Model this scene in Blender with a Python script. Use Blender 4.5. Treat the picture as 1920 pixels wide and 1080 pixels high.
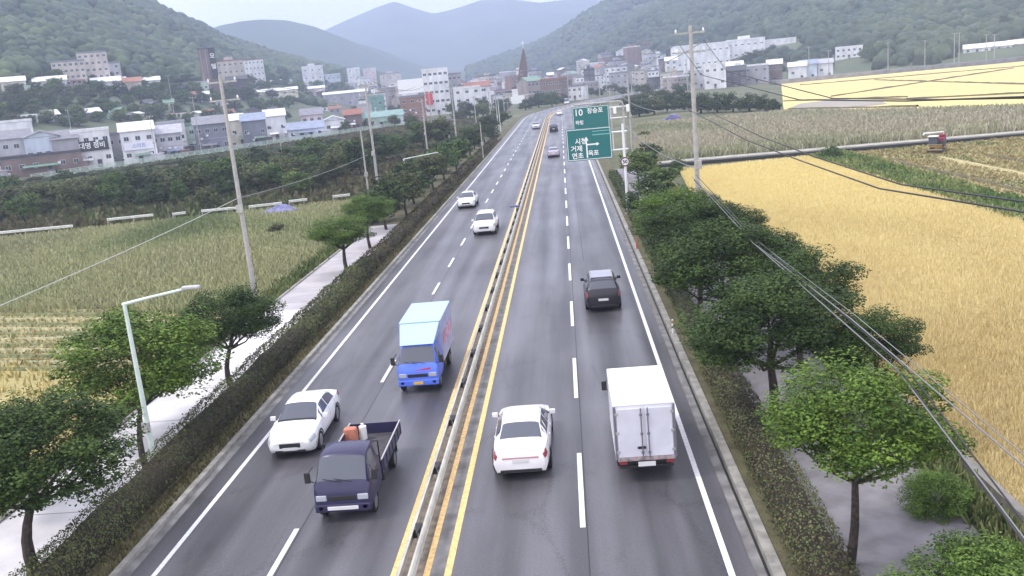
import bpy, bmesh, math, random
import numpy as np
from mathutils import Vector, Matrix, noise
random.seed(7); rng = np.random.default_rng(11)
PI = math.pi
S = bpy.context.scene
COL = S.collection
for o in list(bpy.data.objects): bpy.data.objects.remove(o)

# ------------------------------------------------------------------ camera
F, PIT, YAW, ROLL, CH = 1708.56, .223729, .0721687, -.0944911, 12.2
fw = Vector((-math.sin(YAW)*math.cos(PIT), math.cos(YAW)*math.cos(PIT), -math.sin(PIT)))
r0 = Vector((math.cos(YAW), math.sin(YAW), 0)); u0 = r0.cross(fw)
RR = r0*math.cos(ROLL)+u0*math.sin(ROLL); UU = -r0*math.sin(ROLL)+u0*math.cos(ROLL)
cam = bpy.data.cameras.new('camera'); camo = bpy.data.objects.new('camera', cam); COL.objects.link(camo)
cam.sensor_fit = 'HORIZONTAL'; cam.sensor_width = 36; cam.lens = F/1920*36
cam.clip_start = .5; cam.clip_end = 12000
M = Matrix((RR, UU, -fw)).transposed().to_4x4(); M.translation = (0, 0, CH)
camo.matrix_world = M
S.camera = camo
# ------------------------------------------------------------------ sky, sun, exposure
SUN_EL, SUN_AZ = math.radians(58), math.radians(252)
wd = bpy.data.worlds.new('World'); S.world = wd; wd.use_nodes = True
nt = wd.node_tree; nt.nodes.clear()
wo = nt.nodes.new('ShaderNodeOutputWorld'); bg = nt.nodes.new('ShaderNodeBackground')
sk = nt.nodes.new('ShaderNodeTexSky'); sk.sky_type = 'NISHITA'; sk.sun_disc = False
sk.sun_elevation = SUN_EL; sk.sun_rotation = SUN_AZ; sk.dust_density = 3; sk.air_density = 1.0
mx = nt.nodes.new('ShaderNodeMixRGB'); mx.inputs[0].default_value = .72
mx.inputs[2].default_value = (13.6, 13.4, 14.8, 1)          # the overcast layer
nt.links.new(sk.outputs[0], mx.inputs[1]); nt.links.new(mx.outputs[0], bg.inputs[0])
bg.inputs[1].default_value = .12
nt.links.new(bg.outputs[0], wo.inputs[0])
sl = bpy.data.lights.new('sun', 'SUN'); sl.energy = 1.4; sl.angle = math.radians(11); sl.color = (1, .96, .9)
so = bpy.data.objects.new('sun', sl); COL.objects.link(so)
sd = Vector((math.sin(SUN_AZ)*math.cos(SUN_EL), math.cos(SUN_AZ)*math.cos(SUN_EL), math.sin(SUN_EL)))
so.rotation_euler = sd.to_track_quat('Z', 'Y').to_euler(); so.location = (0, 0, 300)
S.view_settings.view_transform = 'Standard'; S.view_settings.look = 'None'
S.view_settings.exposure = 0.48
S.cycles.volume_bounces = 3; S.cycles.max_bounces = 8; S.view_settings.gamma = 1; S.view_settings.use_curve_mapping = False
HAZE = 4.3e-4

# ------------------------------------------------------------------ rays through photo pixels -> places in the world
def ray(px, py): return RR*((px-960)/F)-UU*((py-540)/F)+fw
def G(px, py, z=0.):
    d = ray(px, py); t = (CH-z)/-d.z; return Vector((d.x*t, d.y*t, z))
def AT(px, py, Y):
    d = ray(px, py); t = Y/d.y; return Vector((d.x*t, Y, CH+d.z*t))

# ------------------------------------------------------------------ materials
MATS = {}
def mat(name, col, rough=.7, var=0., scale=3., bump=0., metal=0., spec=.5, tint=False, col2=None, stretch=None, detail=4, bscale=None, trans=0.):
    if name in MATS: return MATS[name]
    m = bpy.data.materials.new(name); m.use_nodes = True; n = m.node_tree.nodes; L = m.node_tree.links
    b = n['Principled BSDF']; b.inputs['Roughness'].default_value = rough; b.inputs['Metallic'].default_value = metal
    b.inputs['Specular IOR Level'].default_value = spec
    b.inputs['Base Color'].default_value = (*col, 1)
    out = None
    if var or bump or col2:
        tc = n.new('ShaderNodeTexCoord'); mp = n.new('ShaderNodeMapping'); L.new(tc.outputs['Object'], mp.inputs[0])
        if stretch: mp.inputs['Scale'].default_value = stretch
        nz = n.new('ShaderNodeTexNoise'); nz.inputs['Scale'].default_value = scale; nz.inputs['Detail'].default_value = detail
        L.new(mp.outputs[0], nz.inputs[0])
        if var or col2:
            cr = n.new('ShaderNodeValToRGB'); L.new(nz.outputs[0], cr.inputs[0])
            c2 = col2 or tuple(min(1, c*(1+var)) for c in col); c1 = col if col2 else tuple(c*(1-var) for c in col)
            cr.color_ramp.elements[0].position = .35; cr.color_ramp.elements[1].position = .65
            cr.color_ramp.elements[0].color = (*c1, 1); cr.color_ramp.elements[1].color = (*c2, 1)
            out = cr.outputs[0]
        if bump:
            nb = nz
            if bscale:
                nb = n.new('ShaderNodeTexNoise'); nb.inputs['Scale'].default_value = bscale; nb.inputs['Detail'].default_value = 3
                L.new(mp.outputs[0], nb.inputs[0])
            bp = n.new('ShaderNodeBump'); bp.inputs['Strength'].default_value = bump; bp.inputs['Distance'].default_value = .1
            L.new(nb.outputs[0], bp.inputs['Height']); L.new(bp.outputs[0], b.inputs['Normal'])
    if tint:
        a = n.new('ShaderNodeAttribute'); a.attribute_name = 'tint'
        if out is None: out = a.outputs['Color']
        else:
            mm = n.new('ShaderNodeMixRGB'); mm.blend_type = 'MULTIPLY'; mm.inputs[0].default_value = 1
            L.new(out, mm.inputs[1]); L.new(a.outputs['Color'], mm.inputs[2]); out = mm.outputs[0]
    if out is not None: L.new(out, b.inputs['Base Color'])
    MATS[name] = m
    return m
white_paint = mat('white_car_paint', (.82, .82, .84), .25)
navy_paint = mat('dark_blue_paint', (.028, .026, .075), .28)
blue_paint = mat('bright_blue_paint', (.10, .19, .78), .3)
pale_blue = mat('pale_blue_panel', (.40, .56, .95), .4)
black_paint = mat('black_car_paint', (.018, .018, .026), .22)
glass = mat('car_glass', (.085, .095, .12), .09, spec=.55)
rubber = mat('tyre_rubber', (.015, .015, .016), .8)
rim_m = mat('wheel_rim_metal', (.45, .45, .48), .35, metal=.7)
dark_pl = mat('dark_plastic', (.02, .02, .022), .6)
lamp_m = mat('headlamp_glass', (.42, .45, .50), .12)
red_lamp = mat('tail_lamp_red', (.30, .04, .05), .25)
plate_m = mat('number_plate_white', (.7, .7, .7), .5)
plate_y = mat('number_plate_yellow', (.7, .45, .08), .5)
box_white = mat('cargo_box_white', (.80, .80, .84), .45, var=.05, scale=1.5)
steel = mat('galvanised_steel', (.42, .42, .40), .5, var=.15, scale=4, metal=.2)
rail_white = mat('guardrail_pale_steel', (.60, .61, .57), .5, var=.12, scale=3)
conc = mat('pole_concrete', (.40, .385, .37), .85, var=.12, scale=5)
lamp_green = mat('lamp_pole_pale_green', (.62, .72, .66), .45, var=.08, scale=3)
wire_m = mat('cable_black', (.03, .03, .035), .6)
wire_g = mat('cable_grey', (.19, .19, .20), .5)
kerb_m = mat('kerb_concrete', (.27, .26, .235), .9, var=.25, scale=2.5, bump=.3)
gutter_m = mat('gutter_concrete', (.19, .185, .18), .9, var=.3, scale=1.5, bump=.3)
white_line = mat('road_paint_white', (.78, .78, .80), .6, var=.10, scale=9)
yellow_line = mat('road_paint_yellow', (.80, .54, .22), .6, var=.2, scale=7)
bark = mat('bark', (.05, .038, .03), .95, var=.4, scale=8, bump=.6)
leaf_m = mat('leaves', (1, 1, 1), .6, tint=True, spec=.12)
blade_m = mat('plant_blades', (1, 1, 1), .75, tint=True, spec=.15)
sign_green = mat('sign_green', (.012, .155, .15), .4)
sign_white = mat('sign_white', (.85, .85, .85), .4)
sign_black = mat('sign_black', (.015, .015, .02), .5)
sign_red = mat('sign_red', (.6, .05, .06), .5)

def asphalt():
    m = bpy.data.materials.new('asphalt'); m.use_nodes = True; n = m.node_tree.nodes; L = m.node_tree.links; b = n['Principled BSDF']
    tc = n.new('ShaderNodeTexCoord')
    def nz(sc, stretch, det=5):
        mp = n.new('ShaderNodeMapping'); mp.inputs['Scale'].default_value = stretch; L.new(tc.outputs['Object'], mp.inputs[0])
        x = n.new('ShaderNodeTexNoise'); x.inputs['Scale'].default_value = sc; x.inputs['Detail'].default_value = det; L.new(mp.outputs[0], x.inputs[0]); return x
    a = nz(1.0, (.9, .035, 1)); f = nz(1.0, (.25, .12, 1)); g = nz(14, (1, 1, 1), 6)
    # wheel tracks: polished bands along the lanes
    sp = n.new('ShaderNodeSeparateXYZ'); L.new(tc.outputs['Object'], sp.inputs[0])
    wv = n.new('ShaderNodeMath'); wv.operation = 'MULTIPLY_ADD'; wv.inputs[1].default_value = 2*PI/1.78; wv.inputs[2].default_value = .3; L.new(sp.outputs[0], wv.inputs[0])
    sn = n.new('ShaderNodeMath'); sn.operation = 'SINE'; L.new(wv.outputs[0], sn.inputs[0])
    cr = n.new('ShaderNodeValToRGB'); cr.color_ramp.elements[0].position = .3; cr.color_ramp.elements[1].position = .72
    cr.color_ramp.elements[0].color = (.044, .043, .048, 1); cr.color_ramp.elements[1].color = (.128, .124, .136, 1)
    ad = n.new('ShaderNodeMath'); ad.operation = 'MULTIPLY_ADD'; ad.inputs[1].default_value = .07; L.new(sn.outputs[0], ad.inputs[0]); L.new(a.outputs[0], ad.inputs[2])
    ad2 = n.new('ShaderNodeMath'); ad2.operation = 'MULTIPLY_ADD'; ad2.inputs[1].default_value = .55; L.new(f.outputs[0], ad2.inputs[0]); L.new(ad.outputs[0], ad2.inputs[2])
    ad3 = n.new('ShaderNodeMath'); ad3.operation = 'SUBTRACT'; ad3.inputs[1].default_value = .27; L.new(ad2.outputs[0], ad3.inputs[0]); L.new(ad3.outputs[0], cr.inputs[0])
    gr = n.new('ShaderNodeMixRGB'); gr.blend_type = 'OVERLAY'; gr.inputs[0].default_value = .35; L.new(cr.outputs[0], gr.inputs[1]); L.new(g.outputs[0], gr.inputs[2])
    vo = n.new('ShaderNodeTexVoronoi'); vo.feature = 'DISTANCE_TO_EDGE'; vo.inputs['Scale'].default_value = .33
    mpv = n.new('ShaderNodeMapping'); mpv.inputs['Scale'].default_value = (1, .45, 1); L.new(tc.outputs['Object'], mpv.inputs[0])
    wp = n.new('ShaderNodeMixRGB'); wp.blend_type = 'ADD'; wp.inputs[0].default_value = .6; L.new(mpv.outputs[0], wp.inputs[1]); L.new(g.outputs[1], wp.inputs[2]); L.new(wp.outputs[0], vo.inputs[0])
    ck = n.new('ShaderNodeMapRange'); ck.inputs[1].default_value = .0; ck.inputs[2].default_value = .012; ck.inputs[3].default_value = .45; ck.inputs[4].default_value = 1; L.new(vo.outputs[0], ck.inputs[0])
    pt = n.new('ShaderNodeMapRange'); pt.inputs[1].default_value = .46; pt.inputs[2].default_value = .52; L.new(f.outputs[0], pt.inputs[0])
    cm = n.new('ShaderNodeMath'); cm.operation = 'MAXIMUM'; L.new(ck.outputs[0], cm.inputs[0]); L.new(pt.outputs[0], cm.inputs[1])
    sk_ = nz(38, (1, 1, 1), 2); sm = n.new('ShaderNodeMapRange'); sm.inputs[1].default_value = .3; sm.inputs[2].default_value = .7; sm.inputs[3].default_value = .8; sm.inputs[4].default_value = 1.2; L.new(sk_.outputs[0], sm.inputs[0])
    m1 = n.new('ShaderNodeMath'); m1.operation = 'MULTIPLY'; L.new(cm.outputs[0], m1.inputs[0]); L.new(sm.outputs[0], m1.inputs[1])
    fin = n.new('ShaderNodeMixRGB'); fin.blend_type = 'MULTIPLY'; fin.inputs[0].default_value = 1; L.new(gr.outputs[0], fin.inputs[1]); L.new(m1.outputs[0], fin.inputs[2])
    L.new(fin.outputs[0], b.inputs['Base Color'])
    rr = n.new('ShaderNodeMapRange'); rr.inputs[3].default_value = .50; rr.inputs[4].default_value = .27; L.new(ad3.outputs[0], rr.inputs[0]); L.new(rr.outputs[0], b.inputs['Roughness'])
    bp = n.new('ShaderNodeBump'); bp.inputs['Strength'].default_value = .15; bp.inputs['Distance'].default_value = .02; L.new(g.outputs[0], bp.inputs['Height']); L.new(bp.outputs[0], b.inputs['Normal'])
    b.inputs['Specular IOR Level'].default_value = .5
    return m
asphalt_m = asphalt()
ground_m = mat('field_soil_and_grass', (.07, .085, .035), .95, col2=(.14, .14, .07), scale=.08, bump=.5, bscale=1.2, detail=8)
path_m = mat('pale_concrete_paving', (.68, .66, .67), .8, var=.16, scale=.5, bump=.15, bscale=6)
walk_m = mat('sidewalk_grey_paving', (.20, .19, .20), .85, var=.2, scale=1.2, bump=.2, bscale=8)
verge_m = mat('verge_earth_grass', (.075, .07, .035), .95, col2=(.13, .12, .06), scale=1.1, bump=.6, bscale=9, detail=8)
rice_m = mat('ripe_rice_ground', (.61, .51, .26), .95, col2=(.74, .63, .31), scale=.2, bump=1., bscale=5, detail=8)
rice_far = mat('far_ripe_rice', (.54, .44, .20), .95, col2=(.76, .61, .21), scale=.035, bump=.4, bscale=1, detail=8)
reed_m = mat('reed_bed_ground', (.24, .25, .14), .95, col2=(.36, .33, .22), scale=.15, bump=.8, bscale=3, detail=8)
stub_m = mat('cut_rice_stubble', (.24, .21, .10), .95, col2=(.38, .31, .15), scale=.5, bump=.7, bscale=4, detail=8, stretch=(1, .25, 1))
straw_m = mat('straw_windrow', (.42, .36, .18), .95, var=.3, scale=5, bump=.6)
grass_m = mat('meadow_ground', (.17, .20, .09), .95, col2=(.26, .26, .13), scale=.25, bump=.8, bscale=3, detail=8)
forest_m = mat('forest_floor', (.06, .085, .045), .95, col2=(.11, .13, .07), scale=.02, bump=1, bscale=.12, detail=8)
far_forest = mat('far_forest', (.025, .045, .03), .95, col2=(.05, .075, .045), scale=.012, bump=1, bscale=.06, detail=9)
mud_and_shade_m = mat('dark_ditch_and_gutter_shade', (.022, .022, .02), .6)

# ------------------------------------------------------------------ object helpers
def link(o, parent=None):
    COL.objects.link(o)
    if parent is not None: o.parent = parent
    return o
def tag(o, label=None, cat=None, group=None, kind=None):
    if label: o['label'] = label
    if cat: o['category'] = cat
    if group: o['group'] = group
    if kind: o['kind'] = kind
    return o
def empty(name, loc, rz=0, label=None, cat=None, group=None):
    o = bpy.data.objects.new(name, None); o.empty_display_size = .3
    o.location = loc; o.rotation_euler = (0, 0, rz); link(o)
    return tag(o, label, cat, group)
class MB:
    "collects shapes for ONE mesh"
    def __init__(s): s.v = []; s.f = []; s.mi = []; s.cur = 0
    def add(s, vs, fs, mi=None):
        k = len(s.v); s.v += [tuple(v) for v in vs]; s.f += [tuple(i+k for i in f) for f in fs]; s.mi += [s.cur if mi is None else mi]*len(fs); return s
    def box(s, x0, x1, y0, y1, z0, z1, mi=None, T=None):
        v = [(x0,y0,z0),(x1,y0,z0),(x1,y1,z0),(x0,y1,z0),(x0,y0,z1),(x1,y0,z1),(x1,y1,z1),(x0,y1,z1)]
        if T is not None: v = [tuple(T @ Vector(p)) for p in v]
        return s.add(v, [(0,3,2,1),(4,5,6,7),(0,1,5,4),(1,2,6,5),(2,3,7,6),(3,0,4,7)], mi)
    def bbox(s, x0, x1, y0, y1, z0, z1, b=.03, mi=None):
        "box with chamfered edges"
        bm = bmesh.new(); bmesh.ops.create_cube(bm, size=1)
        for v in bm.verts: v.co = Vector(((x0+x1)/2+v.co.x*(x1-x0), (y0+y1)/2+v.co.y*(y1-y0), (z0+z1)/2+v.co.z*(z1-z0)))
        bmesh.ops.bevel(bm, geom=bm.edges[:], offset=b, segments=2, affect='EDGES', profile=.6)
        bm.verts.index_update(); s.add([v.co[:] for v in bm.verts], [[v.index for v in f.verts] for f in bm.faces], mi); bm.free(); return s
    def tube(s, pts, rads, n=8, mi=None, cap=True):
        pts = [Vector(p) for p in pts]
        if not hasattr(rads, '__len__'): rads = [rads]*len(pts)
        k = len(s.v); fs = []; prev = None
        for i, p in enumerate(pts):
            d = (pts[min(i+1, len(pts)-1)]-pts[max(i-1, 0)]).normalized()
            if prev is None: a = d.orthogonal().normalized()
            else: a = (prev-d*prev.dot(d)).normalized()
            prev = a; b = d.cross(a)
            for j in range(n):
                t = 2*PI*j/n; s.v.append(tuple(p+(a*math.cos(t)+b*math.sin(t))*rads[i]))
        for i in range(len(pts)-1):
            for j in range(n):
                fs.append((k+i*n+j, k+i*n+(j+1) % n, k+(i+1)*n+(j+1) % n, k+(i+1)*n+j))
        if cap: fs.append(tuple(k+j for j in range(n))[::-1]); fs.append(tuple(k+(len(pts)-1)*n+j for j in range(n)))
        s.f += fs; s.mi += [s.cur if mi is None else mi]*len(fs); return s
    def prism(s, poly, y0, y1, mi=None, axis='y'):
        "poly of (x,z) extruded along y"
        n = len(poly)
        f = (lambda x, y, z: (x, y, z)) if axis == 'y' else (lambda x, y, z: (y, x, z))
        vs = [f(x, y0, z) for x, z in poly]+[f(x, y1, z) for x, z in poly]
        return s.add(vs, [tuple(range(n)), tuple(range(2*n-1, n-1, -1))]+[(i, i+n, (i+1) % n+n, (i+1) % n) for i in range(n)], mi)
    def mesh(s, name, mats, smooth=False):
        me = bpy.data.meshes.new(name); me.from_pydata(s.v, [], s.f)
        for m in (mats if isinstance(mats, (list, tuple)) else [mats]): me.materials.append(m)
        if any(s.mi): me.polygons.foreach_set('material_index', s.mi)
        bm = bmesh.new(); bm.from_mesh(me); bmesh.ops.recalc_face_normals(bm, faces=bm.faces)
        bm.to_mesh(me); bm.free()
        if smooth: me.polygons.foreach_set('use_smooth', [True]*len(me.polygons)); me.set_sharp_from_angle(angle=math.radians(38))
        me.update(); return me
    def obj(s, name, mats, parent=None, loc=None, smooth=False):
        o = bpy.data.objects.new(name, s.mesh(name, mats, smooth)); link(o, parent)
        if loc is not None: o.location = loc
        return o
def inst(name, me, parent=None, loc=(0, 0, 0), rot=(0, 0, 0), scale=(1, 1, 1)):
    o = bpy.data.objects.new(name, me); o.location = loc; o.rotation_euler = rot; o.scale = scale
    return link(o, parent)
def copy_tree(o, parent=None):
    c = o.copy(); COL.objects.link(c); c.parent = parent
    for ch in o.children: copy_tree(ch, c)
    return c
def struct(name, me_or_mb, m=None):
    o = me_or_mb.obj(name, m) if isinstance(me_or_mb, MB) else inst(name, me_or_mb)
    o['kind'] = 'structure'; return o
def np_mesh(name, V, Fq, tint=None, m=None, smooth=False):
    "V (n,3), Fq (k,3|4)"
    me = bpy.data.meshes.new(name); n, k, c = len(V), len(Fq), Fq.shape[1]
    me.vertices.add(n); me.vertices.foreach_set('co', np.ascontiguousarray(V, dtype=np.float32).ravel())
    me.loops.add(k*c); me.loops.foreach_set('vertex_index', np.ascontiguousarray(Fq, dtype=np.int32).ravel())
    me.polygons.add(k); me.polygons.foreach_set('loop_start', np.arange(0, k*c, c, dtype=np.int32))
    me.update(calc_edges=True)
    if smooth: me.polygons.foreach_set('use_smooth', np.ones(k, dtype=bool))
    if tint is not None:
        a = me.color_attributes.new('tint', 'FLOAT_COLOR', 'POINT')
        t = np.ones((n, 4), dtype=np.float32); t[:, :3] = tint; a.data.foreach_set('color', t.ravel())
    if m: me.materials.append(m)
    return me
TX = {}
def text(body, size, m, parent, loc, rot=(PI/2, 0, 0), ext=.01, sx=1, name='lettering', bold=0):
    key = (body, size, ext, bold, m.name)
    if key not in TX:
        c = bpy.data.curves.new('lettering', 'FONT'); c.body = body; c.size = size; c.extrude = ext; c.offset = bold
        c.align_x = 'CENTER'; c.align_y = 'CENTER'; c.resolution_u = 3
        t = bpy.data.objects.new('lettering', c); COL.objects.link(t); bpy.context.view_layer.update()
        me = bpy.data.meshes.new_from_object(t.evaluated_get(bpy.context.evaluated_depsgraph_get()))
        me.name = 'lettering'; me.materials.clear(); me.materials.append(m); bpy.data.objects.remove(t); TX[key] = me
    o = inst(name, TX[key], parent, loc, rot, (sx, 1, 1)); return o

# ------------------------------------------------------------------ terrain
def interp(x, tab):
    if x <= tab[0][0]: return tab[0][1]
    for (a, va), (b, vb) in zip(tab, tab[1:]):
        if x <= b: return va+(vb-va)*(x-a)/(b-a)
    return tab[-1][1]
def azel(px, py):
    d = ray(px, py); return math.atan2(d.x, d.y), math.atan2(d.z, math.hypot(d.x, d.y))
def sil(pts): return sorted(azel(*p) for p in pts)
def aztab(pts):      # (photo x near the horizon, value)
    return sorted((azel(p, 170)[0], v) for p, v in pts)
class Hill:
    def __init__(s, name, silpts, foot, ridge, power, amp, nsc, m, zf=-.8):
        s.name, s.sil, s.foot, s.ridge, s.pw, s.amp, s.nsc, s.m, s.zf = name, sil(silpts), aztab(foot), aztab(ridge), power, amp, nsc, m, zf
    def z(s, az, r):
        f = interp(az, s.foot); R = interp(az, s.ridge); t = (r-f)/(R-f)
        if t <= 0: return -5
        zr = CH+R*math.tan(interp(az, s.sil))
        q = t**s.pw if t <= 1 else 1-.55*(t-1)**1.2
        x, y = r*math.sin(az), r*math.cos(az)
        nn = noise.fractal(Vector((x*s.nsc, y*s.nsc, .3)), 1, 2, 4)
        return s.zf+(zr-s.zf)*q+nn*s.amp*min(1, t*2.5)*(0.35 if t > .8 and t < 1.15 else 1)
    def build(s, a0, a1, na, nr, tmax=1.6):
        A = np.linspace(azel(a0, 170)[0], azel(a1, 170)[0], na); V = []
        for a in A:
            f = interp(a, s.foot); R = interp(a, s.ridge)
            for j in range(nr):
                t = -.01+(tmax+.01)*(j/(nr-1)); r = f+(R-f)*t
                V.append((r*math.sin(a), r*math.cos(a), s.z(a, r)))
        i = np.arange(na-1)[:, None]*nr+np.arange(nr-1)[None, :]; i = i.ravel()
        Fq = np.stack([i, i+nr, i+nr+1, i+1], 1)
        return struct(s.name, np_mesh(s.name, np.array(V), Fq, None, s.m, True))
left_hill = Hill('wooded_hill', [(-700,-260),(-300,-190),(0,-110),(150,-55),(265,0),(330,30),(380,54),(420,74),(470,92),(520,108),(570,120),(620,129),(700,142),(780,160)],
    [(-700,300),(0,262),(200,285),(400,330),(520,375),(600,430),(650,500),(720,800),(800,950)],
    [(-700,950),(0,900),(400,1000),(600,1150),(720,1300),(800,1300)], 1.4, 9, .006, forest_m)
right_hill = Hill('wooded_hill', [(840,140),(900,122),(960,104),(1010,84),(1060,56),(1110,24),(1150,2),(1200,-22),(1300,-62),(1450,-95),(1600,-120),(1900,-170),(2300,-220),(2700,-260)],
    [(840,1100),(1000,950),(1150,740),(1280,560),(1450,510),(1600,480),(1920,460),(2700,420)],
    [(840,1700),(1000,1600),(1150,1500),(1400,1350),(1920,1200),(2700,1100)], 1.25, 14, .005, forest_m)
middle_hill = Hill('mountain_ridge', [(330,78),(380,58),(415,46),(450,38),(490,35),(540,39),(590,50),(640,68),(700,92),(760,112),(830,135),(900,150)],
    [(330,1300),(900,1400)], [(330,1900),(900,1900)], 1.2, 25, .003, far_forest)
far_mtn = Hill('mountain_ridge', [(300,120),(520,85),(600,60),(650,34),(700,11),(740,-2),(775,10),(812,23),(850,15),(900,1),(960,2),(1010,8),(1060,-1),(1110,-4),(1160,2),(1300,30),(1500,70)],
    [(300,1900),(1500,1900)], [(300,3100),(1500,3100)], 1.2, 45, .0018, far_forest)
HILLS = [left_hill, right_hill, middle_hill, far_mtn]
def terr(x, y):
    az, r = math.atan2(x, y), math.hypot(x, y)
    return max([-.5, left_hill.z(az, r), right_hill.z(az, r)])
def hit(px, py):
    d = ray(px, py); t = 60
    while t < 1600:
        p = Vector((0, 0, CH))+d*t
        if p.z <= terr(p.x, p.y): break
        t += 4
    t -= 2; p = Vector((0, 0, CH))+d*t
    p.z = terr(p.x, p.y); return p
left_hill.build(-700, 800, 130, 60)
right_hill.build(840, 2700, 150, 60)
middle_hill.build(330, 900, 90, 40)
far_mtn.build(300, 1500, 160, 50)
gm = MB()
N = 40
gx = [-4500]+list(np.linspace(-400, 500, 31))+[4500]; gy = [-900]+list(np.linspace(-60, 900, 33))+[7500]
vs = [(x, y, -.6+.06*noise.noise(Vector((x*.05, y*.05, 0)))) for y in gy for x in gx]; nx = len(gx)
gm.add(vs, [(j*nx+i, j*nx+i+1, (j+1)*nx+i+1, (j+1)*nx+i) for j in range(len(gy)-1) for i in range(nx-1)])
struct('ground', gm, ground_m)

# ------------------------------------------------------------------ road
def cx(y): return .0012*max(0, y-280)**2
YS = [-20, 0, 15, 40, 80, 140, 200, 260]+list(range(280, 620, 10))
def strip(name, x0, x1, z, m, y0=-20, y1=600, zb=None):
    ys = [y for y in YS if y0 < y < y1]; ys = [y0]+ys+[y1]; b = MB(); n = len(ys)
    v = []
    for y in ys: v += [(x0+cx(y), y, z), (x1+cx(y), y, z)]
    f = [(2*i, 2*i+1, 2*i+3, 2*i+2) for i in range(n-1)]
    if zb is not None:
        for y in ys: v += [(x0+cx(y), y, zb), (x1+cx(y), y, zb)]
        k = 2*n
        f += [(2*i, 2*i+2, k+2*i+2, k+2*i) for i in range(n-1)]+[(2*i+1, k+2*i+1, k+2*i+3, 2*i+3) for i in range(n-1)]
    b.add(v, f); o = struct(name, b, m); return o
road = strip('road', -12.75, 3.78, 0, asphalt_m, zb=-.7)
def line(name, x0, x1, m, y0=-20, y1=420, z=.006):
    o = strip(name, x0, x1, z, m, y0, y1); o.parent = road; del o['kind']; return o
line('edge_line', 3.14, 3.30, white_line); line('edge_line', -12.12, -11.97, white_line)
for x in (-5.36, -4.50, -3.95): line('centre_line', x-.02, x+.175, yellow_line, y1=400)
for x, ph, ln, spc in ((-.34, 2.3, 5.1, 10.4), (-8.7, 4.55, 3.2, 8.15)):
    dm = MB(); dm.box(-.075, .075, 0, ln, 0, .004); dash_me = dm.mesh('lane_dash', white_line)
    for k in range(0, int(300/spc)):
        y = ph+k*spc; inst('lane_dash', dash_me, road, (x+cx(y), y, .004), (0, 0, -math.atan(.0024*max(0, y-280))))
tar = mat('tar_seam', (.02, .02, .022), .5)
for x_, a_, b_ in ((-.24, 15, 250), (-8.58, 15, 250), (.6, 60, 120)): line('tar_seam', x_, x_+.035, tar, a_, b_, .003)
strip('median_strip', -4.34, -3.96, .012, gutter_m, y1=330)
strip('median_strip', -5.19, -4.51, .010, mat('median_grime', (.16, .13, .10), .9, var=.35, scale=3, bump=.3), y1=330)
strip('gutter', 3.78, 4.06, -.015, gutter_m, zb=-.7, y1=330)
strip('gutter', 4.06, 4.16, -.10, mud_and_shade_m, zb=-.7, y1=330)  # near-black slot: the gutter's shadow line is put into its colour
kr = strip('kerb', 4.16, 4.44, .12, kerb_m, zb=-.7, y1=330)
strip('gutter', -13.05, -12.75, -.015, gutter_m, zb=-.7, y1=330)
strip('kerb', -13.25, -13.05, .13, kerb_m, zb=-.7, y1=330)
strip('verge', -15.3, -13.25, .06, verge_m, zb=-.7, y1=420)
strip('verge', 4.44, 6.0, .06, verge_m, zb=-.7, y1=420)
strip('sidewalk', -18.75, -15.3, .05, path_m, zb=-.7, y1=52)
strip('sidewalk', -18.75, -15.3, .05, mat('worn_paving', (.36, .34, .36), .85, col2=(.50, .47, .47), scale=.5, bump=.2, detail=7), zb=-.7, y0=52, y1=84)
strip('verge', -18.9, -15.3, .05, verge_m, zb=-.7, y0=84, y1=200)
strip('sidewalk', 6.0, 9.6, .05, walk_m, zb=-.7, y1=116)
strip('verge', -20.2, -18.95, -.2, verge_m, zb=-.7, y1=170)
strip('kerb', -18.95, -18.75, .12, kerb_m, zb=-.7, y1=84)
strip('verge', 9.6, 10.4, .0, verge_m, zb=-.7, y1=116)
strip('ditch', 10.4, 11.0, -.45, mud_and_shade_m, y0=8, y1=116)
strip('ditch_wall', 11.0, 11.25, .05, mat('ditch_wall_concrete', (.2, .19, .17), .9, var=.3, scale=1), zb=-.7, y0=8, y1=116)
# concrete joints on the footway
jm = MB(); jm.box(-18.7, -15.35, 0, .03, 0, .004)
jme = jm.mesh('expansion_joint', mat('joint_dark', (.2, .19, .18), .9))
for y in range(14, 82, 4): o = inst('expansion_joint', jme, None, (0, y, .052)); o['kind'] = 'structure'

# fields as sheets
def poly(name, pts, z, m):
    b = MB(); b.add([(x, y, z) for x, y in pts], [tuple(range(len(pts)))]); return struct(name, b, m)
def quadstrip_poly(name, pts, z, m): return poly(name, pts, z, m)
RICE = [(11.25, 8), (30.5, 8), (31.5, 66), (29.5, 115), (13.6, 112.6), (11.25, 80)]
poly('rice_field', RICE, -.44, rice_m)
poly('grass_bank', [(30.5, 8), (34.5, 8), (35, 66), (34.3, 116), (29.5, 115), (31.5, 66)], -.42, mat('bank_green', (.13, .17, .06), .95, col2=(.25, .25, .11), scale=.5, bump=.6))
STUB = [(34.5, 8), (110, 8), (110, 118), (60, 117), (34.3, 116), (35, 66)]
poly('harvested_field', STUB, -.43, stub_m)
pb = MB(); pb.prism([(8.5, -.5), (8.5, -.12), (200, -.12), (200, -.5)], 0, 2.4); po = struct('farm_path', pb, mat('farm_path_concrete', (.36, .34, .29), .9, var=.2, scale=.6)); po.location = (0, 120.5, 0); po.rotation_euler = (0, 0, math.radians(-1.4))
pb = MB(); pb.box(8.5, 200, -.9, 0, -.5, -.2); po = struct('ditch', pb, mud_and_shade_m); po.location = (0, 120.3, 0); po.rotation_euler = (0, 0, math.radians(-1.4))
REED = [(9, 124), (60, 122), (200, 119), (200, 130), (120, 142), (76, 158), (62, 176), (47, 202), (16, 203)]
poly('reed_bed', REED, -.4, reed_m)
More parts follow.
